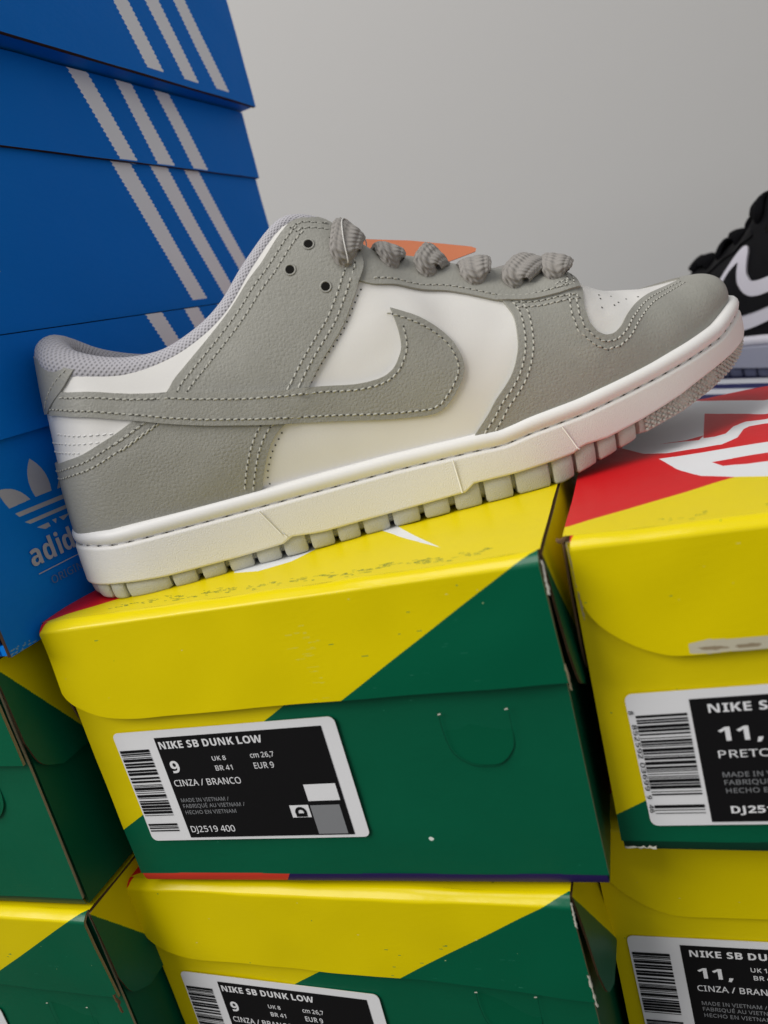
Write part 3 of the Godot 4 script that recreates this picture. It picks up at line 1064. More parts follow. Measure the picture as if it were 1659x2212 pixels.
func lug(u0: float, u1: float, side: float, mb: MB) -> void:
	# one tread block between two places of the outline, its edges rounded off
	var secs := [[u0, -.0010, .0008], [lerpf(u0, u1, .06), -.0002, 0.0], [lerpf(u0, u1, .35), .0002, 0.0], [lerpf(u0, u1, .65), .0002, 0.0], [lerpf(u0, u1, .94), -.0002, 0.0], [u1, -.0010, .0008]]
	var rows := []
	for s in secs:
		var r := sole_at(s[0], side)
		var x: float = r[0].x
		var lo: float = y_ground(x) + s[2]
		var hi := y_low(x) + .0008
		var row := []
		for q in [[-.004, hi], [s[1] - .0001, hi], [s[1] + .0001, lerpf(hi, lo, .5)], [s[1] - .0003, lo + .0013], [s[1] - .0008, lo + .0005], [s[1] - .0017, lo], [-.013, lo], [-.013, hi]]:
			row.append(r[0] + r[1] * q[0] + Vector3.UP * q[1])
		rows.append(row)
	var m: int = rows[0].size()
	mb.grid(rows.size(), m, func(i, j):
		var du: Vector3 = rows[mini(i + 1, rows.size() - 1)][j] - rows[maxi(i - 1, 0)][j]
		var dv: Vector3 = rows[i][mini(j + 1, m - 1)] - rows[i][maxi(j - 1, 0)]
		return [rows[i][j], du.cross(dv).normalized() * side * -1.0])
	for e in [0, rows.size() - 1]:
		var d: Vector3 = rows[e][3] - rows[rows.size() - 1 - e][3]
		mb.face(rows[e], d.normalized())


# ---------------------------------------------------------------- sneaker: put together
func sneaker(root: Node3D, c: Dictionary, near: float, fine: bool) -> void:
	# near: +1 when the outer side faces the viewer, -1 for the inner side
	# upper shell and lining
	var shell := MB.new()
	var lining := MB.new()
	var nu := 90
	var nv := 20
	for side in [1.0, -1.0]:
		shell.grid(nu + 1, nv + 1, func(i, j):
			var s := upper(float(i) / nu, float(j) / nv, side)
			return [s[0], s[1], Vector2(i * 0.03, j * 0.05)])
		lining.grid(65, 12, func(i, j):
			var s := upper(i / 64.0 * 0.68, j / 11.0 * 0.98, side)
			return [s[0] - s[1] * 0.0045, -s[1], Vector2(i * 0.3, j * 0.5)])
	commit("upper", root, [[shell, c.base]])
	var insole := MB.new()
	insole.grid(2, 30, func(i, j):
		var r := sole_at(14.0 * j / 29.0, 1.0)
		var p: Vector3 = r[0] - r[1] * 0.005
		if i == 1:
			p.z = 2.0 * mid_z(p.x) - p.z
		return [p + Vector3.UP * (y_fox(p.x) + 0.001), Vector3.UP])
	commit("lining", root, [[lining, c.lining], [insole, c.lining]])
	# overlays
	var strap: PackedVector2Array = G.strap
	var eye: PackedVector2Array = G.eyestay
	var cap: PackedVector2Array = G.toecap
	var sw: PackedVector2Array = G.swoosh
	for side in [near, -near]:
		var cell := 3.2 if side == near and fine else 6.0
		panel("toe_overlay", root, cap, 0.0011, [], c.over, side, cell)
		panel("eyestay", root, eye, 0.0011, [[cap, 0.0010]], c.over, side, cell)
		panel("quarter_overlay", root, strap, 0.0012, [[eye, 0.0011]], c.over, side, cell)
		panel("heel_tab", root, G.tab, 0.0010, [], c.over, side, cell)
		if c.has("rim"):
			# pale border under the curved side mark
			var wide := Geometry2D.offset_polygon(sw, 6.5, Geometry2D.JOIN_ROUND)
			panel("side_mark_border", root, wide[0], 0.0013, [[strap, 0.0012]], c.rim, side, cell)
		panel("side_mark", root, sw if not c.has("rim") else Geometry2D.offset_polygon(sw, -2.4, Geometry2D.JOIN_ROUND)[0], 0.0013 if not c.has("rim") else 0.0019, [[strap, 0.0012], [G.tab, -0.0004]], c.mark, side, cell)
	# padded collar
	var collar := MB.new()
	var path := []
	for k in 121:
		var side := 1.0 if k >= 60 else -1.0
		var t := absf(k - 60) / 60.0 * 0.52
		var s := upper(t, 1.0, side)
		var inward := Vector3(0, 0, -1.0 if side > 0 else 1.0)
		if t < 0.12:
			inward = inward.slerp(Vector3(0.9998, 0, inward.z * 0.02), 1.0 - smoothstep(0.0, 0.12, t))
		var r := table(t, [0, .0072, .06, .0076, .14, .0074, .24, .0060, .33, .0048, .43, .0034, .47, .0030, .50, .0024, .52, .0010])
		var up := table(t, [0, .0060, .06, .0070, .14, .0066, .24, .0040, .33, .0036, .43, .0030, .446, .0020, .49, .0012, .52, .0002])
		path.append([s[0] + inward * r * 0.92 + Vector3.UP * (up - r), r])
	var run := 0.0
	var runs := [0.0]
	for k in range(1, 121):
		run += path[k][0].distance_to(path[k - 1][0])
		runs.append(run)
	collar.grid(121, 25, func(k, j):
		var d: Vector3 = (path[mini(k + 1, 120)][0] - path[maxi(k - 1, 0)][0]).normalized()
		var sd := d.cross(Vector3.UP).normalized()
		var up := sd.cross(d)
		var a: float = TAU * j / 24.0
		var o := sd * cos(a) + up * sin(a)
		var r: float = path[k][1]
		return [path[k][0] + o * r, o, Vector2(runs[k] / 0.012, j / 24.0 * 4.0)])
	commit("collar", root, [[collar, c.mesh]])
	# tongue under the laces
	var tong := MB.new()
	tong.grid(24, 13, func(i, j):
		var t := lerpf(0.425, 0.70, i / 23.0)
		var a := upper_at(t, 1.0, 1.0)
		var b := upper_at(t, 1.0, -1.0)
		var f: float = j / 12.0
		var p := a.lerp(b, lerpf(0.06, 0.94, f))
		p.y += -0.0050 + sin(f * PI) * 0.0035
		if i == 0:
			p += Vector3(-0.006, 0.002, 0)
		return [p, Vector3(0.4, 1, lerpf(0.5, -0.5, f)).normalized()])
	commit("tongue", root, [[tong, c.tongue]])
	# laces, each a flat braided band from eyelet to eyelet across the throat
	for l in [[.452, .742, .500, .0070, 0.1, -.0020], [.512, .790, .538, .0068, 0.0, .0008], [.551, .790, .583, .0066, 0.5, -.0022], [.588, .745, .604, .0070, -0.35, -.0016], [.622, .745, .662, .0070, 0.25, -.0004], [.660, .755, .676, .0068, -0.1, .0000]]:
		lace(root, l[0], l[1], l[2], l[3], l[4], l[5], near, c.lace)
	# eyelets that carry no lace
	var lift := func(_q): return 0.0012
	for e in [[.4255, .852], [.3981, .842], [.4117, .685]]:
		for side in [near, -near]:
			var ring_m := MB.new()
			var hole := MB.new()
			var s := upper(e[0], e[1], side)
			var d := Vector3(1, 0, 0)
			var ctr: Vector3 = s[0] + s[1] * (0.0013 + 0.0011 * smoothstep(-1.0, 1.0, poly_dist(Vector2(e[0] * TU, e[1] * VU), eye)))
			dot(hole, ctr + s[1] * 0.00003, d, s[1], 0.00185, 14)
			var x: Vector3 = (d - s[1] * d.dot(s[1])).normalized()
			var y: Vector3 = s[1].cross(x)
			ring_m.grid(18, 5, func(i, j):
				var a: float = TAU * i / 18.0
				var b: float = PI * j / 4.0
				var o := x * cos(a) + y * sin(a)
				return [ctr + o * (0.0021 - cos(b) * 0.0004) + s[1] * sin(b) * 0.00016, (o * -cos(b) + s[1] * sin(b)).normalized()], true)
			commit("eyelet", root, [[ring_m, c.over], [hole, M.dark]])
	if fine:
		sewing(root, c, near)
	# midsole: rolled lip, stitched groove, flared wall
	var rg := ring(150)
	var lip := sweep(rg, func(x: float) -> Array:
		var f := y_fox(x)
		return [[-.0100, f - .004], [-.0062, f - .0022], [-.0040, f - .0006], [-.0022, f], [-.0006, f - .0006], [.0006, f - .0020], [.0009, f - .0036], [.0006, f - .0052], [-.0002, f - .0063], [-.0012, f - .0069]])
	commit("midsole_lip", root, [[lip, c.sole]])
	var wallm := sweep(rg, func(x: float) -> Array:
		var f := y_fox(x) - .0068
		var l := y_low(x)
		return [[-.0030, f + .0002], [-.0010, f - .0002], [.0000, f - .0002], [.0008, f - .0007], [.0011, f - .0016], [.0014, lerpf(f, l, .5)], [.0016, l + .0012], [.0014, l + .0003], [.0006, l], [-.0100, l]])
	var mid := commit("midsole", root, [[wallm, c.sole_rough]])
	var thread := MB.new()
	var slot := MB.new()
	for side in [near, -near] if fine else []:
		var u := 0.2
		while u < 13.7:
			var r := sole_at(u, side)
			var q := sole_at(minf(u + 0.05, 14.0), side)
			var d: Vector3 = (q[0] + Vector3.UP * y_fox(q[0].x) - r[0] - Vector3.UP * y_fox(r[0].x)).normalized()
			var p: Vector3 = r[0] - r[1] * 0.0009 + Vector3.UP * (y_fox(r[0].x) - .0069)
			one_stitch(thread, p, d, r[1], 0.0052, 0.0007)
			dot(slot, p + d * 0.0037 + r[1] * 0.0004, d, r[1], 0.0006)
			u += 0.0074 / maxf(sole_at(u + 0.5 if u < 13.4 else u, side)[0].distance_to(sole_at(u - 0.5 if u > 0.5 else u, side)[0]), 0.004)
	if fine:
		stuff(commit("foxing_thread", root, [[thread, c.sole], [slot, M.groove]]))
		# moulded seams across the wall
		for e in [[5.865, 6.03], [7.515, 7.53], [8.69, 8.85]]:
			var sm := MB.new()
			var rows := []
			for i in 9:
				var r := sole_at(lerpf(e[0], e[1], i / 8.0), near)
				var x: float = r[0].x
				rows.append(r[0] + r[1] * 0.0016 + Vector3.UP * lerpf(y_fox(x) - .0078, y_low(x) + .0004, i / 8.0))
			sm.grid(9, 5, func(i, j):
				var a: float = PI * j / 4.0
				return [rows[i] + Vector3(cos(a) * 0.0004, 0, sin(a) * 0.00035 * near), Vector3(cos(a), 0, sin(a) * near)])
			commit("moulded_seam", mid, [[sm, c.sole]])
	# outsole: a core, tread blocks all round, a studded toe bumper
	var core := sweep(rg, func(x: float) -> Array:
		var g := y_ground(x)
		var l := y_low(x)
		return [[-.012, l + .001], [-.0034, l + .0008], [-.0036, lerpf(l, g, .5)], [-.0042, g + .0022], [-.030, g + .0020]])
	commit("outsole", root, [[core, c.out]])
	var cuts := [[.12, .98], [1.04, 2.06], [2.13, 2.91], [3.05, 3.59], [3.66, 4.83], [4.87, 5.18], [5.23, 5.455], [5.49, 5.70], [5.73, 5.935], [5.965, 6.17], [6.20, 6.395], [6.425, 6.61], [6.64, 6.86], [6.89, 7.13], [7.165, 7.40], [7.445, 7.70], [7.735, 8.02], [8.055, 8.455], [8.49, 8.765], [8.80, 9.085], [9.12, 9.40], [9.44, 9.73]]
	for side in [near, -near]:
		for k in cuts:
			var gap: float = minf((k[1] - k[0]) * 0.02, 0.006)
			var b := MB.new()
			lug(k[0] + gap, k[1] - gap, side, b)
			commit("tread_block", root, [[b, c.out]])
	var bump := MB.new()
	var stud := MB.new()
	for side in [1.0, -1.0]:
		lug(9.80, 12.2, side, bump)
		lug(11.6, 14.0, side, bump)
		var row := 0
		for vv in [.10, .27, .44, .61, .78, .93]:
			var u := 9.90 + 0.035 * (row % 2)
			while u < 14.0:
				var r := sole_at(u, side)
				var x: float = r[0].x
				var p: Vector3 = r[0] + r[1] * 0.0001 + Vector3.UP * lerpf(y_ground(x) + .0010, y_low(x) - .0004, vv)
				var tn := Vector3.UP.cross(r[1])
				var top := stud.vert(p + r[1] * 0.0009, r[1])
				var ids := []
				for a in 6:
					var o := tn * cos(TAU * a / 6.0) + Vector3.UP * sin(TAU * a / 6.0) * 0.8
					ids.append(stud.vert(p + o * 0.00105, (r[1] * 0.35 + o).normalized()))
				for a in 6:
					stud.tri(top, ids[a], ids[(a + 1) % 6])
				u += 0.0030 / maxf(sole_at(minf(u + .5, 14.0), side)[0].distance_to(sole_at(u - .5, side)[0]), 0.004) * (1.0 if u < 13.5 else 0.5)
			row += 1
	commit("toe_bumper", root, [[bump, c.out]])
	stuff(commit("toe_studs", root, [[stud, c.out]]))


func lace(root: Node3D, t0: float, v0: float, t1: float, half: float, twist: float, high: float, near: float, m: Material) -> void:
	var pts := []
	for side in [near, -near]:
		var leg := []
		var s := upper(t0, v0 - .03, side)
		leg.append([s[0] + s[1] * -0.0005, s[1], 0.45])
		s = upper(t0, v0 + .01, side)
		leg.append([s[0] + s[1] * 0.0030, s[1], 0.90])
		s = upper(lerpf(t0, t1, .45), v0 + (1.0 - v0) * .40, side)
		leg.append([s[0] + s[1] * 0.0042, s[1], 1.0])
		s = upper(lerpf(t0, t1, .80), v0 + (1.0 - v0) * .72, side)
		leg.append([s[0] + s[1] * 0.0024, s[1], 1.0])
		s = upper(t1, 1.0, side)
		var inward := Vector3(0, 0, -side)
		leg.append([s[0] + Vector3.UP * high + inward * 0.0035, (Vector3.UP + s[1] * 0.4).normalized(), 0.95])
		leg.append([s[0] + Vector3.UP * (high - 0.0014) + inward * 0.010, Vector3.UP, 0.9])
		if side == near:
			pts += leg
		else:
			leg.reverse()
			pts += leg
	var fine := []
	for i in pts.size() - 1:
		for k in 5:
			var f := k / 5.0
			var p0: Vector3 = pts[maxi(i - 1, 0)][0]
			var p3: Vector3 = pts[mini(i + 2, pts.size() - 1)][0]
			var a: Vector3 = pts[i][0]
			var b: Vector3 = pts[i + 1][0]
			var na: Vector3 = pts[i][1]
			fine.append([a.cubic_interpolate(b, p0, p3, f), na.lerp(pts[i + 1][1], f).normalized(), lerpf(pts[i][2], pts[i + 1][2], f)])
	var n := fine.size()
	var len := [0.0]
	for i in range(1, n):
		len.append(len[i - 1] + fine[i][0].distance_to(fine[i - 1][0]))
	var mb := MB.new()
	var ns := 40
	mb.grid(n, ns + 1, func(i, j):
		var d: Vector3 = (fine[mini(i + 1, n - 1)][0] - fine[maxi(i - 1, 0)][0]).normalized()
		var up: Vector3 = fine[i][1]
		up = (up - d * up.dot(d)).normalized()
		var sd := d.cross(up).normalized()
		var rot := Basis(d, twist * sin(PI * i / (n - 1.0) * 2.0))
		up = rot * up
		sd = rot * sd
		var a: float = TAU * j / ns
		var w: float = half * fine[i][2]
		var th: float = 0.0026 * (0.7 + 0.3 * fine[i][2])
		# four cords side by side, plaited
		var cord := absf(sin(a * 6.0 + 0.5 * sin(len[i] * 2600.0)))
		var r := 0.93 + 0.09 * cord + 0.02 * sin(len[i] * 4200.0 + a * 6.0)
		var ca := signf(cos(a)) * pow(absf(cos(a)), 0.8)
		var sa := signf(sin(a)) * pow(absf(sin(a)), 0.8)
		var p: Vector3 = fine[i][0] + sd * ca * w * r + up * sa * th * r
		var slope := cos(a * 6.0) * signf(sin(a * 6.0)) * 0.45
		var nn := (sd * (cos(a) * th / w + sin(a) * slope) + up * (sin(a) - cos(a) * slope * 0.4)).normalized()
		return [p, nn, Vector2(len[i] * 260.0, j / 10.0)])
	commit("lace", root, [[mb, m]])


func sewing(root: Node3D, c: Dictionary, near: float) -> void:
	var strap: PackedVector2Array = G.strap
	var eye: PackedVector2Array = G.eyestay
	var cap: PackedVector2Array = G.toecap
	var sw: PackedVector2Array = G.swoosh
	var q := func(t: float, v: float) -> Vector2: return Vector2(t * TU, v * VU)
	var rows := {
		"overlay_stitching": [strap, 0.0012, [[eye, 0.0011]], [
			[q.call(.4273, 1.0), q.call(.2682, .92), [3.4, 6.8]], [q.call(.2682, .92), q.call(.1691, .581), [3.4, 6.8]],
			[q.call(.2094, .722), q.call(0, .388), [3.2, 6.4]], [q.call(.2704, .047), q.call(.3447, .44), [3.4, 6.8]],
			[q.call(.3131, .355), q.call(.4774, .90), [3.4, 6.8]], [q.call(.474, .975), q.call(.430, .982), [2.4, 5.0]]], c.thread],
		"eyestay_stitching": [eye, 0.0011, [[cap, 0.0010]], [[q.call(.4611, .606), q.call(.6573, .585), [2.6]], [q.call(.6573, .585), q.call(.690, .80), [2.6, 5.4]]], c.thread],
		"side_mark_stitching": [sw, 0.0013, [[strap, 0.0012]], [[q.call(.4588, .505), q.call(.085, .684), [2.3]], [q.call(.1195, .844), q.call(.4530, .43), [2.3]]], c.thread_dark],
		"toe_stitching": [cap, 0.0011, [], [[q.call(.486, .025), q.call(.5950, .57), [3.0, 6.2]], [q.call(.6786, .543), q.call(.8861, .79), [2.8, 5.6]]], c.thread]}
	var holes := MB.new()
	for name in rows:
		var r: Array = rows[name]
		var mb := MB.new()
		for seg in r[3]:
			var line := left_of(r[0], seg[0], seg[1])
			if line.size() > r[0].size() * 0.72:
				line = left_of(r[0], seg[1], seg[0])
				line.reverse()
			var sgn := 1.0
			# find which side of the line is inside
			var k: int = line.size() / 2
			var dd: Vector2 = (line[mini(k + 1, line.size() - 1)] - line[k - 1]).normalized()
			if not Geometry2D.is_point_in_polygon(line[k] + dd.orthogonal() * -1.5, r[0]):
				sgn = -1.0
			for inset in seg[2]:
				stitches(holes, mb, line, inset * sgn * near, func(p): return lift_at(p, r[1], r[2]) + 0.00003, near)
		stuff(commit(name, root, [[mb, r[4]]]))
	# second row under the eyestay on the toe overlay, and the row of bare needle holes by the strap
	var extra := MB.new()
	for e in [[.606, .566, .672, .560], [.606, .535, .670, .530]]:
		var line := []
		for i in 12:
			line.append(Vector2(lerpf(e[0], e[2], i / 11.0) * TU, lerpf(e[1], e[3], i / 11.0) * VU))
		stitches(holes, extra, line, 0.0, func(_p): return 0.00115, near)
	stuff(commit("toe_stitching", root, [[extra, c.thread]]))
	var heel := MB.new()
	for e in [[.0910, .583, .1733, .605], [.0091, .500, .1575, .554], [.0050, .448, .1322, .493]]:
		var line := []
		for i in 12:
			line.append(Vector2(lerpf(e[0], e[2], i / 11.0) * TU, lerpf(e[1], e[3], i / 11.0) * VU))
		stitches(null, heel, line, 0.0, func(_p): return 0.00004, near)
	stuff(commit("heel_stitching", root, [[heel, c.sole]]))
	var bare := MB.new()
	for run in [[.4442, .609, .4057, .531, .3714, .491, .3486, .450], [.3066, .323, .2905, .237, .2797, .131, .2771, .056]]:
		var one := []
		for i in range(0, run.size(), 2):
			one.append(Vector2(run[i] * TU, run[i + 1] * VU))
		stitches(holes, bare, Array(smooth([one], 4)).slice(0), 0.0, func(_p): return 0.00002, near)
	# pinholes of the vamp
	for p in [[.7050, .495], [.7168, .644], [.7133, .593], [.7421, .566], [.7411, .656], [.7891, .636], [.765, .62], [.73, .53]]:
		var s := upper(p[0], p[1], near)
		dot(holes, s[0] + s[1] * 0.00005, Vector3(1, 0, 0), s[1], 0.0005)
	stuff(commit("needle_holes", root, [[holes, M.groove]]))
	# stitched edge of the heel tab
	var tabm := MB.new()
	for e in [[.135, .975, .068, .700]]:
		var line := []
		for i in 10:
			line.append(Vector2(lerpf(e[0], e[2], i / 9.0) * TU - 2.6, lerpf(e[1], e[3], i / 9.0) * VU))
		stitches(null, tabm, line, 0.0, func(_p): return 0.00105, near)
	stuff(commit("heel_tab_stitching", root, [[tabm, c.thread]]))


# ---------------------------------------------------------------- the scene
func _ready() -> void:
	rng.seed = 1
	# camera
	var cam := Camera3D.new()
	cam.name = "camera"
	var cp := cos(PITCH)
	var sp := sin(PITCH)
	var f := Vector3(0, -sp, -cp)
	var u := Vector3(0, cp, -sp)
	var x := Vector3.RIGHT * cos(ROLL) + u * sin(ROLL)
	var y := Vector3.RIGHT * -sin(ROLL) + u * cos(ROLL)
	cam.transform = Transform3D(Basis(x, y, -f), Vector3(0, EYE, 0))
	cam.near = 0.01
	cam.far = 30.0
	cam.fov = rad_to_deg(2.0 * atan(HALF))
	var lens := CameraAttributesPhysical.new()
	lens.frustum_focal_length = 12.0 / HALF
	lens.frustum_focus_distance = 0.325
	lens.exposure_aperture = 5.6
	cam.attributes = lens
	add_child(cam)
	# air and light: a ceiling lamp up to the left and the pale room all round
	var we := WorldEnvironment.new()
	var env := Environment.new()
	env.background_mode = Environment.BG_COLOR
	env.background_color = Color(0.76, 0.765, 0.775)
	env.background_energy_multiplier = 0.70
	env.tonemap_mode = Environment.TONE_MAPPER_LINEAR
	env.tonemap_exposure = 1.10
	env.sdfgi_enabled = true
	env.ssao_enabled = true
	env.ssil_enabled = true
	we.environment = env
	we.name = "environment"
	add_child(we)
	var lamp := AreaLight3D.new()
	lamp.name = "ceiling_lamp"
	lamp.area_size = Vector2(1.0, 1.0)
	lamp.area_normalize_energy = true
	lamp.light_energy = 2.4
	lamp.light_color = Color(1.0, 0.985, 0.955)
	lamp.shadow_enabled = true
	lamp.area_range = 8.0
	add_child(lamp)
	lamp.look_at_from_position(Vector3(-1.40, EYE + 1.10, 0.36), Vector3(0.0, EYE - 0.1, -0.35), Vector3.UP)
	var ceil := AreaLight3D.new()
	ceil.name = "ceiling_panel"
	ceil.area_size = Vector2(0.7, 0.7)
	ceil.area_normalize_energy = true
	ceil.light_energy = 1.1
	ceil.light_color = Color(1.0, 0.985, 0.96)
	ceil.shadow_enabled = true
	ceil.area_range = 8.0
	add_child(ceil)
	ceil.look_at_from_position(Vector3(-0.45, EYE + 1.75, -0.05), Vector3(-0.1, EYE, -0.25), Vector3.FORWARD)
	make_materials()
	outlines()
	# the setting
	var table_m := MB.new()
	table_m.box(Vector3(0, -0.02, 0.2), Vector3(1.4, 0.02, 1.05))
	var tb := commit("table", self, [[table_m, M.table]])
	tb.set_meta("kind", "structure")
	var wallm := MB.new()
	wallm.box(Vector3.ZERO, Vector3(2.2, 1.6, 0.05))
	var wl := commit("wall", self, [[wallm, M.wall]])
	wl.set_meta("kind", "structure")
	wl.transform = Transform3D(Basis(Vector3.UP, -0.358), Vector3(0.3506, 0, -0.9365) * 1.30 + Vector3(0, 1.2, 0))
	boxes()
	shoes()


func make_materials() -> void:
	M.board_bump = noise_tex(FastNoiseLite.TYPE_SIMPLEX_SMOOTH, 0.05, 4, true, 2.0, 3, 1, 512)
	G.warp = FastNoiseLite.new()
	G.warp.seed = 12
	G.warp.noise_type = FastNoiseLite.TYPE_SIMPLEX_SMOOTH
	G.warp.frequency = 0.016
	G.warp.fractal_octaves = 2
	M.board_edge = mat(srgb(150, 140, 112), 0.9, 0.2)
	M.kraft = mat(srgb(104, 82, 60), 0.9, 0.2)
	M.dark_board = mat(srgb(70, 54, 44), 0.9, 0.2)
	M.paper = mat(srgb(206, 204, 192), 0.9, 0.2)
	M.green_board = mat(srgb(0, 88, 60), 0.42, 0.3)
	M.label_white = mat(srgb(232, 233, 237), 0.5, 0.4)
	M.green_dark = mat(srgb(0, 52, 36), 0.6, 0.3)
	M.label_black = mat(srgb(22, 22, 24), 0.5, 0.25)
	M.label_grey = mat(srgb(132, 134, 138), 0.6, 0.3)
	M.emblem_ink = mat(srgb(172, 172, 184), 0.6, 0.3)
	M.emblem_faint = mat(srgb(84, 112, 158), 0.6, 0.3)
	M.clear = mat(srgb(214, 212, 208), 0.25, 0.6)
	M.dark = mat(srgb(30, 29, 27), 0.9, 0.2)
	M.groove = mat(srgb(70, 68, 62), 0.9, 0.2)
	M.table = mat(srgb(74, 68, 62), 0.7, 0.2)
	M.wall = mat(srgb(192, 191, 190), 0.85, 0.2)
	tri_normal(M.wall, noise_tex(FastNoiseLite.TYPE_SIMPLEX_SMOOTH, 0.02, 5, true, 2.0, 8), 1.3, 0.05)
	blue_prints()


func boxes() -> void:
	var nine := box_prints("nine", 0.0, 0.0)
	var nine_low := box_prints("nine_low", 0.0, 0.0)
	var left := box_prints("left", 0.0, -7.0)
	var right := box_prints("right", 12.0, 9.2)
	var right_low := box_prints("right_low", 12.0, 9.2)
	var round_l := flap_outline(0.6, 206.2, 47.0, [0.6, 33.0, 2.2, 36.5, 6.5, 40.5, 16, 45.3, 30.4, 47.6, 48, 47.4], 47.6)
	var deep_l := flap_outline(2.0, 206.0, 45.5, [1.4, 12.0, 1.6, 21.4, 3.6, 28.6, 8, 35, 15.8, 41.3, 24, 45.2, 31, 46.3, 45, 45.6], 45.5)
	var b: Node3D
	var grp := "yellow and green shoe boxes in the three front stacks"
	b = shoe_box("yellow and green shoe box directly under the grey sneaker, on top of the middle stack", grp, pose(-0.1471, -0.2129, -0.294, -0.3582, -0.0073, 0.0088), 0.1294, 0.05, nine, round_l, 1.0, 0.0040, 3.0)
	size_label(b, Vector2(14.6, 23.1), 0.004, "nine")
	thumb_tab(b, 0.0048)
	frayed(b, Vector3(W + 0.0008, 0.1277, 0.0030), Vector3(W + 0.0012, 0.1165, 0.0044), 0.0006, 12, 3, M.paper, Vector3(0.5, 0, 1).normalized())
	frayed(b, Vector3(W + 0.0012, 0.0920, 0.0044), Vector3(W + 0.0016, 0.0821, 0.0044), 0.0005, 9, 5, M.board_edge, Vector3(0.6, 0, 1).normalized())
	b = shoe_box("yellow and green shoe box in the middle stack, under the box that carries the sneaker", grp, pose(-0.1587, -0.3398, -0.3034, -0.3932, -0.0109, 0.0132), 0.1228, 0.0468, nine_low, flap_outline(0.6, 206.8, 45.0, [0.6, 30.0, 2.2, 34.5, 8.5, 39.5, 18, 42.3, 30.4, 43.6, 48, 44.0], 48.0), 2.0, 0.0034, 5.0)
	size_label(b, Vector2(8.6, 17.0), -0.030, "nine")
	thumb_tab(b, 0.0045)
	frayed(b, Vector3(W + 0.0010, 0.1225, 0.0030), Vector3(W + 0.0012, 0.1120, 0.0038), 0.0006, 14, 13, M.paper, Vector3(0.5, 0, 1).normalized())
	frayed(b, Vector3(W + 0.0012, 0.0905, 0.0038), Vector3(W + 0.0016, 0.0756, 0.0036), 0.0007, 14, 15, M.paper, Vector3(0.6, 0, 1).normalized())
	b = shoe_box("shoe box with yellow front and red lid top, upper one of the right stack", grp, pose(0.054, -0.2074, -0.2326, -0.3799, -0.0007, -0.010), 0.1246, 0.05, right, deep_l, 3.0, 0.0036, 1.0, 0.2)
	size_label(b, Vector2(11.6, 12.4), 0.030, "black")
	frayed(b, Vector3(0.0008, 0.1236, 0.0016), Vector3(0.0024, 0.0965, 0.0036), 0.0005, 24, 23, M.board_edge, Vector3(-0.3, 0, 1).normalized())
	frayed(b, Vector3(-0.0022, 0.1238, 0.0006), Vector3(0.0012, 0.1252, 0.0010), 0.0012, 6, 27, M.kraft, Vector3(-0.3, 0.4, 1).normalized())
	frayed(b, Vector3(0.001, 0.0028, 0.0004), Vector3(0.012, 0.0030, 0.0006), 0.0012, 10, 29, M.paper, Vector3(0, -0.2, 1).normalized())
	b = shoe_box("shoe box with yellow front at the foot of the right stack, its lid half hidden", grp, pose(0.0470, -0.3405, -0.2567, -0.3799, 0.0011, -0.0055), 0.1310, 0.05, right_low, deep_l, 4.0, 0.0030, 3.0, 0.2)
	size_label(b, Vector2(7.0, 20.5), 0.012, "grey")
	b = shoe_box("shoe box with dark green front, upper one of the left stack, under blue boxes", grp, pose(-0.3598, -0.2085, -0.3555, -0.3688, -0.0122, -0.0019), 0.1187, 0.044, left, round_l, 5.0, 0.0030, 1.2)
	thumb_tab(b, -0.002)
	b = shoe_box("shoe box with a yellow and green lid at the foot of the left stack", grp, pose(-0.361, -0.3405, -0.3585, -0.3768, 0.0081, -0.0084), 0.1310, 0.05, left, round_l, 6.0, 0.0032, 1.5)
	thumb_tab(b, 0.006)
	size_label(b, Vector2(20.0, 14.0), 0.0, "nine")
	frayed(b, Vector3(W + 0.0012, 0.090, 0.0040), Vector3(W + 0.0018, 0.0796, 0.0040), 0.0012, 8, 35, M.kraft, Vector3(0.6, 0, 1).normalized())
	# the striped box behind the right stack
	var back := thing("striped_shoe_box", "tall white box with navy stripes on top, under the black sneaker", "shoe box")
	back.transform = Transform3D(Basis(Vector3.UP, 0.342), Vector3(0.274, -0.3435 + EYE, -0.384))
	var bw := MB.new()
	bw.box(Vector3(0.15, 0.116, -0.17), Vector3(0.147, 0.116, 0.167))
	commit("box_body", back, [[bw, M.label_white]])
	var sc := Canvas.new(300, 340, 2.0, srgb(222, 224, 230))
	for i in 6:
		sc.poly(mm([1 + i * 29, 0, 15 + i * 29, 0, 15 + i * 29, 340, 1 + i * 29, 340]), srgb(30, 32, 88))
	sheet("box_lid", back, PackedVector2Array([Vector2(0, 0), Vector2(300, 0), Vector2(300, 340), Vector2(0, 340)]), Vector3(0, 0.2362, 0), Vector3.RIGHT, Vector3.FORWARD, 0.034, printed(sc, 0.35), M.label_white, Vector2(300, 340), 7.0, 0.0004)
	# blue boxes on the left stack
	var yaw := 1.1137
	var at := Vector3(-0.15692, -0.08977 + EYE, -0.28108)
	var n := Vector3(sin(yaw), 0, cos(yaw))
	var a := Vector3(cos(yaw), 0, -sin(yaw))
	blue_box("blue shoe box with white three-leaf emblem, lowest blue box, behind the sneaker's heel", at, yaw, 0.0815, 0.0400, 1.0)
	blue_box("blue shoe box with three white stripes, middle one of the blue stack", at + Vector3.UP * 0.1222 + a * 0.001, yaw, 0.0765, 0.0410, 2.0)
	blue_box("blue shoe box pushed out over the others, topmost of the blue stack", at + Vector3.UP * 0.2402 + a * 0.004 + n * 0.0155, yaw + 0.01, 0.0835, 0.0400, 3.0)


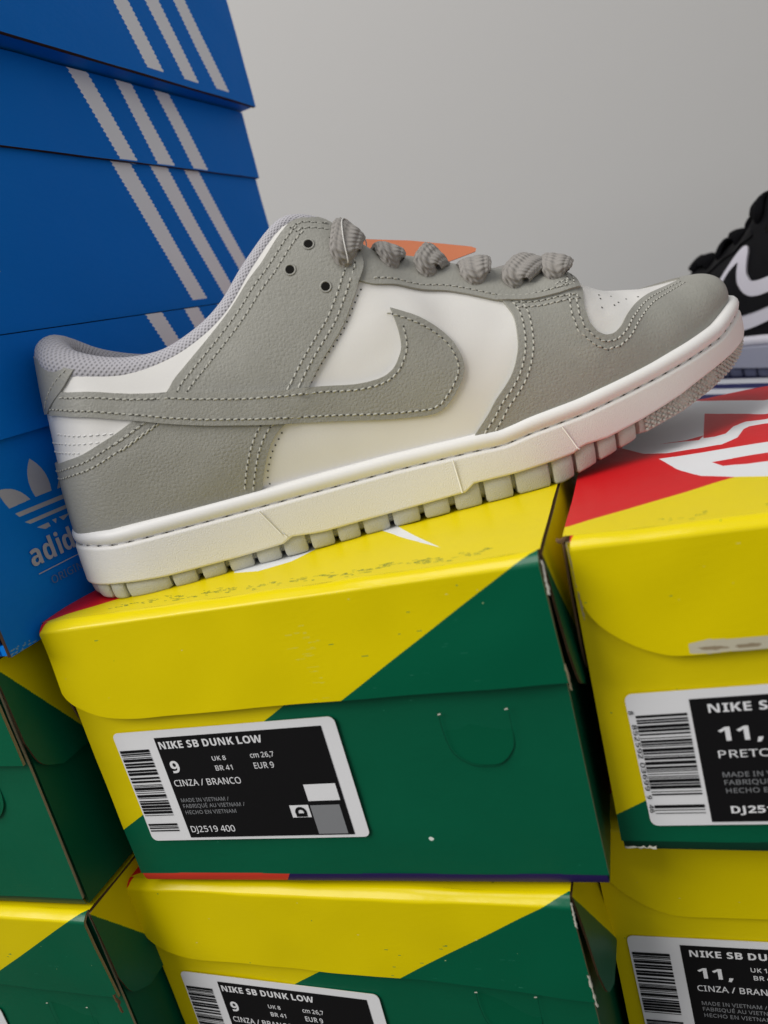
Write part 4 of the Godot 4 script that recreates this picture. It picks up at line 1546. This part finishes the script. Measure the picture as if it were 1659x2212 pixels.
func shoes() -> void:
	# leathers, cloth and rubber
	var pebble := noise_tex(FastNoiseLite.TYPE_CELLULAR, 0.035, 2, true, 5.0, 5, FastNoiseLite.RETURN_DISTANCE2_SUB, 512)
	var grain := noise_tex(FastNoiseLite.TYPE_SIMPLEX_SMOOTH, 0.06, 4, true, 5.0, 6)
	var stipple := noise_tex(FastNoiseLite.TYPE_SIMPLEX_SMOOTH, 0.10, 3, true, 6.0, 7)
	var knit := Image.create(96, 64, false, Image.FORMAT_RGB8)
	var knit_c := Image.create(96, 64, false, Image.FORMAT_RGB8)
	for py in 64:
		for px in 96:
			var h := 0.0
			var gx := px / 96.0 * 6.0
			var gy := py / 64.0 * 4.0
			for k in [0.0, 0.5]:
				var dx := (fposmod(gx + k, 1.0) - 0.5) * 1.0
				var dy := (fposmod(gy + k, 1.0) - 0.5) * 1.0
				h = maxf(h, exp(-(dx * dx + dy * dy) / 0.035))
			var v := 1.0 - h
			knit.set_pixel(px, py, Color(v, v, v))
			var s := lerpf(0.86, 1.0, v)
			knit_c.set_pixel(px, py, Color(s, s, s))
	knit.bump_map_to_normal_map(5.0)
	var mesh := mat(srgb(192, 190, 196), 0.9, 0.25)
	mesh.albedo_texture = ImageTexture.create_from_image(knit_c)
	mesh.normal_enabled = true
	mesh.normal_texture = ImageTexture.create_from_image(knit)
	mesh.normal_scale = 0.6
	mesh.rim_enabled = true
	mesh.rim = 0.3
	var over := mat(srgb(160, 159, 152), 0.55, 0.4)
	over.roughness = 0.43
	tri_normal(over, pebble, 33.0, 0.55)
	var mottle := noise_tex(FastNoiseLite.TYPE_SIMPLEX_SMOOTH, 0.012, 5, false, 1.0, 17)
	var ramp := Gradient.new()
	ramp.set_color(0, Color(0.965, 0.965, 0.96))
	ramp.set_color(1, Color(1, 1, 1))
	mottle.color_ramp = ramp
	over.albedo_texture = mottle
	var base := mat(srgb(234, 232, 229), 0.45, 0.45)
	tri_normal(base, grain, 26.0, 0.07)
	var sole := mat(srgb(234, 233, 232), 0.42, 0.45)
	var sole_rough := mat(srgb(230, 228, 225), 0.6, 0.4)
	tri_normal(sole_rough, stipple, 26.0, 0.30)
	var out := mat(srgb(188, 188, 180), 0.7, 0.35)
	tri_normal(out, stipple, 26.0, 0.5)
	var lace_m := mat(srgb(150, 146, 142), 0.9, 0.25)
	var plait := Image.create(64, 64, false, Image.FORMAT_RGB8)
	for py in 64:
		for px in 64:
			var tv := absf(fposmod(py / 64.0, 1.0) * 2.0 - 1.0)
			var h := 0.5 + 0.5 * sin(TAU * (px / 64.0 * 2.0 + tv * 0.8))
			plait.set_pixel(px, py, Color(h, h, h) * (0.6 + 0.4 * sin(PI * tv)))
	plait.bump_map_to_normal_map(4.0)
	lace_m.normal_enabled = true
	lace_m.normal_texture = ImageTexture.create_from_image(plait)
	lace_m.normal_scale = 0.9
	lace_m.rim_enabled = true
	lace_m.rim = 0.25
	var thread := mat(srgb(190, 189, 181), 0.8, 0.3)
	var thread_d := mat(srgb(186, 185, 176), 0.8, 0.3)
	var lining := mat(srgb(180, 178, 182), 0.95, 0.2)
	var grey := {"base": base, "over": over, "mark": over, "mesh": mesh, "lining": lining, "tongue": lining, "lace": lace_m, "sole": sole, "sole_rough": sole_rough, "out": out, "thread": thread, "thread_dark": thread_d}
	var root := thing("sneaker", "grey and white low sneaker standing slantwise on the middle yellow box", "sneaker")
	root.transform = Transform3D(Basis(Vector3(.99968132, .0054414, -.02465066), Vector3(-.00543975, .99998520, .00013414), Vector3(.02465102, 0, .99969612)), Vector3(-.11179422, -.08330178 + EYE, -.29310854))
	sneaker(root, grey, 1.0, true)
	# the black one behind, on the right stack
	var black := mat(srgb(16, 16, 19), 0.6, 0.25)
	tri_normal(black, grain, 20.0, 0.3)
	var bl_mesh := mat(srgb(14, 14, 17), 0.95, 0.2)
	var pale := mat(srgb(214, 212, 222), 0.6, 0.4)
	var dark := {"base": black, "over": black, "mark": black, "rim": pale, "mesh": bl_mesh, "lining": bl_mesh, "tongue": bl_mesh, "lace": bl_mesh, "sole": pale, "sole_rough": mat(srgb(150, 152, 170), 0.6), "out": mat(srgb(70, 74, 100), 0.6), "thread": black, "thread_dark": black}
	var second := thing("sneaker", "black sneaker with a white-edged side mark, standing behind the toe of the grey one", "sneaker")
	var yb := 1.661
	var s := 1.0
	second.transform = Transform3D((Basis(Vector3.UP, yb) * Basis(Vector3.BACK, -0.0)).scaled(Vector3.ONE * s), Vector3(0.393, -0.107 + EYE, -0.411))
	sneaker(second, dark, -1.0, false)
	# orange swing tag behind the laces and its clear loop
	var o := root.transform * Vector3(0.128, 0.103, -0.094)
	var ux := root.transform.basis.x
	var lean := (root.transform.basis.y + root.transform.basis.z * -0.15).normalized()
	var tagn := thing("swing_tag", "orange card swing tag sticking out behind the sneaker's laces", "tag")
	tagn.position = o
	sheet("tag_card", tagn, PackedVector2Array([Vector2(-4, -6), Vector2(34, -4.0), Vector2(64.5, -0.9), Vector2(65.2, 0.5), Vector2(63, 2.0), Vector2(34, 12.5), Vector2(-4, 23.5)]), Vector3.ZERO, ux, lean, 0.0012, mat(srgb(252, 152, 108), 0.6), mat(srgb(150, 80, 60), 0.8), Vector2(60, 30), 4.0, 0.0003)
	var loop := MB.new()
	var lp := [upper(.4455, .708, 1.0), upper(.457, .80, 1.0), upper(.478, .91, 1.0)]
	var pts: Array[Vector3] = [lp[0][0] + lp[0][1] * 0.0012, lp[0][0] + lp[0][1] * 0.0040, lp[1][0] + lp[1][1] * 0.0068, lp[2][0] + lp[2][1] * 0.0064, Vector3(.1345, .1165, -.036), Vector3(.136, .1130, -.060), Vector3(.134, .109, -.097)]
	tube(loop, pts, 0.00028)
	var lo := commit("tag_loop", self, [[loop, M.clear]])
	lo.transform = root.transform
	tag(lo, "thin clear plastic loop round the top lace of the grey sneaker", "plastic loop")


func tube(mb: MB, pts: Array[Vector3], r: float) -> void:
	var fine := []
	for i in pts.size() - 1:
		for k in 6:
			fine.append(pts[i].cubic_interpolate(pts[i + 1], pts[maxi(i - 1, 0)], pts[mini(i + 2, pts.size() - 1)], k / 6.0))
	fine.append(pts[pts.size() - 1])
	mb.grid(fine.size(), 9, func(i, j):
		var d: Vector3 = (fine[mini(i + 1, fine.size() - 1)] - fine[maxi(i - 1, 0)]).normalized()
		var sd := d.cross(Vector3(0.3, 0.1, 1)).normalized()
		var up := sd.cross(d)
		var a: float = TAU * j / 8.0
		var o := sd * cos(a) + up * sin(a)
		return [fine[i] + o * r, o])
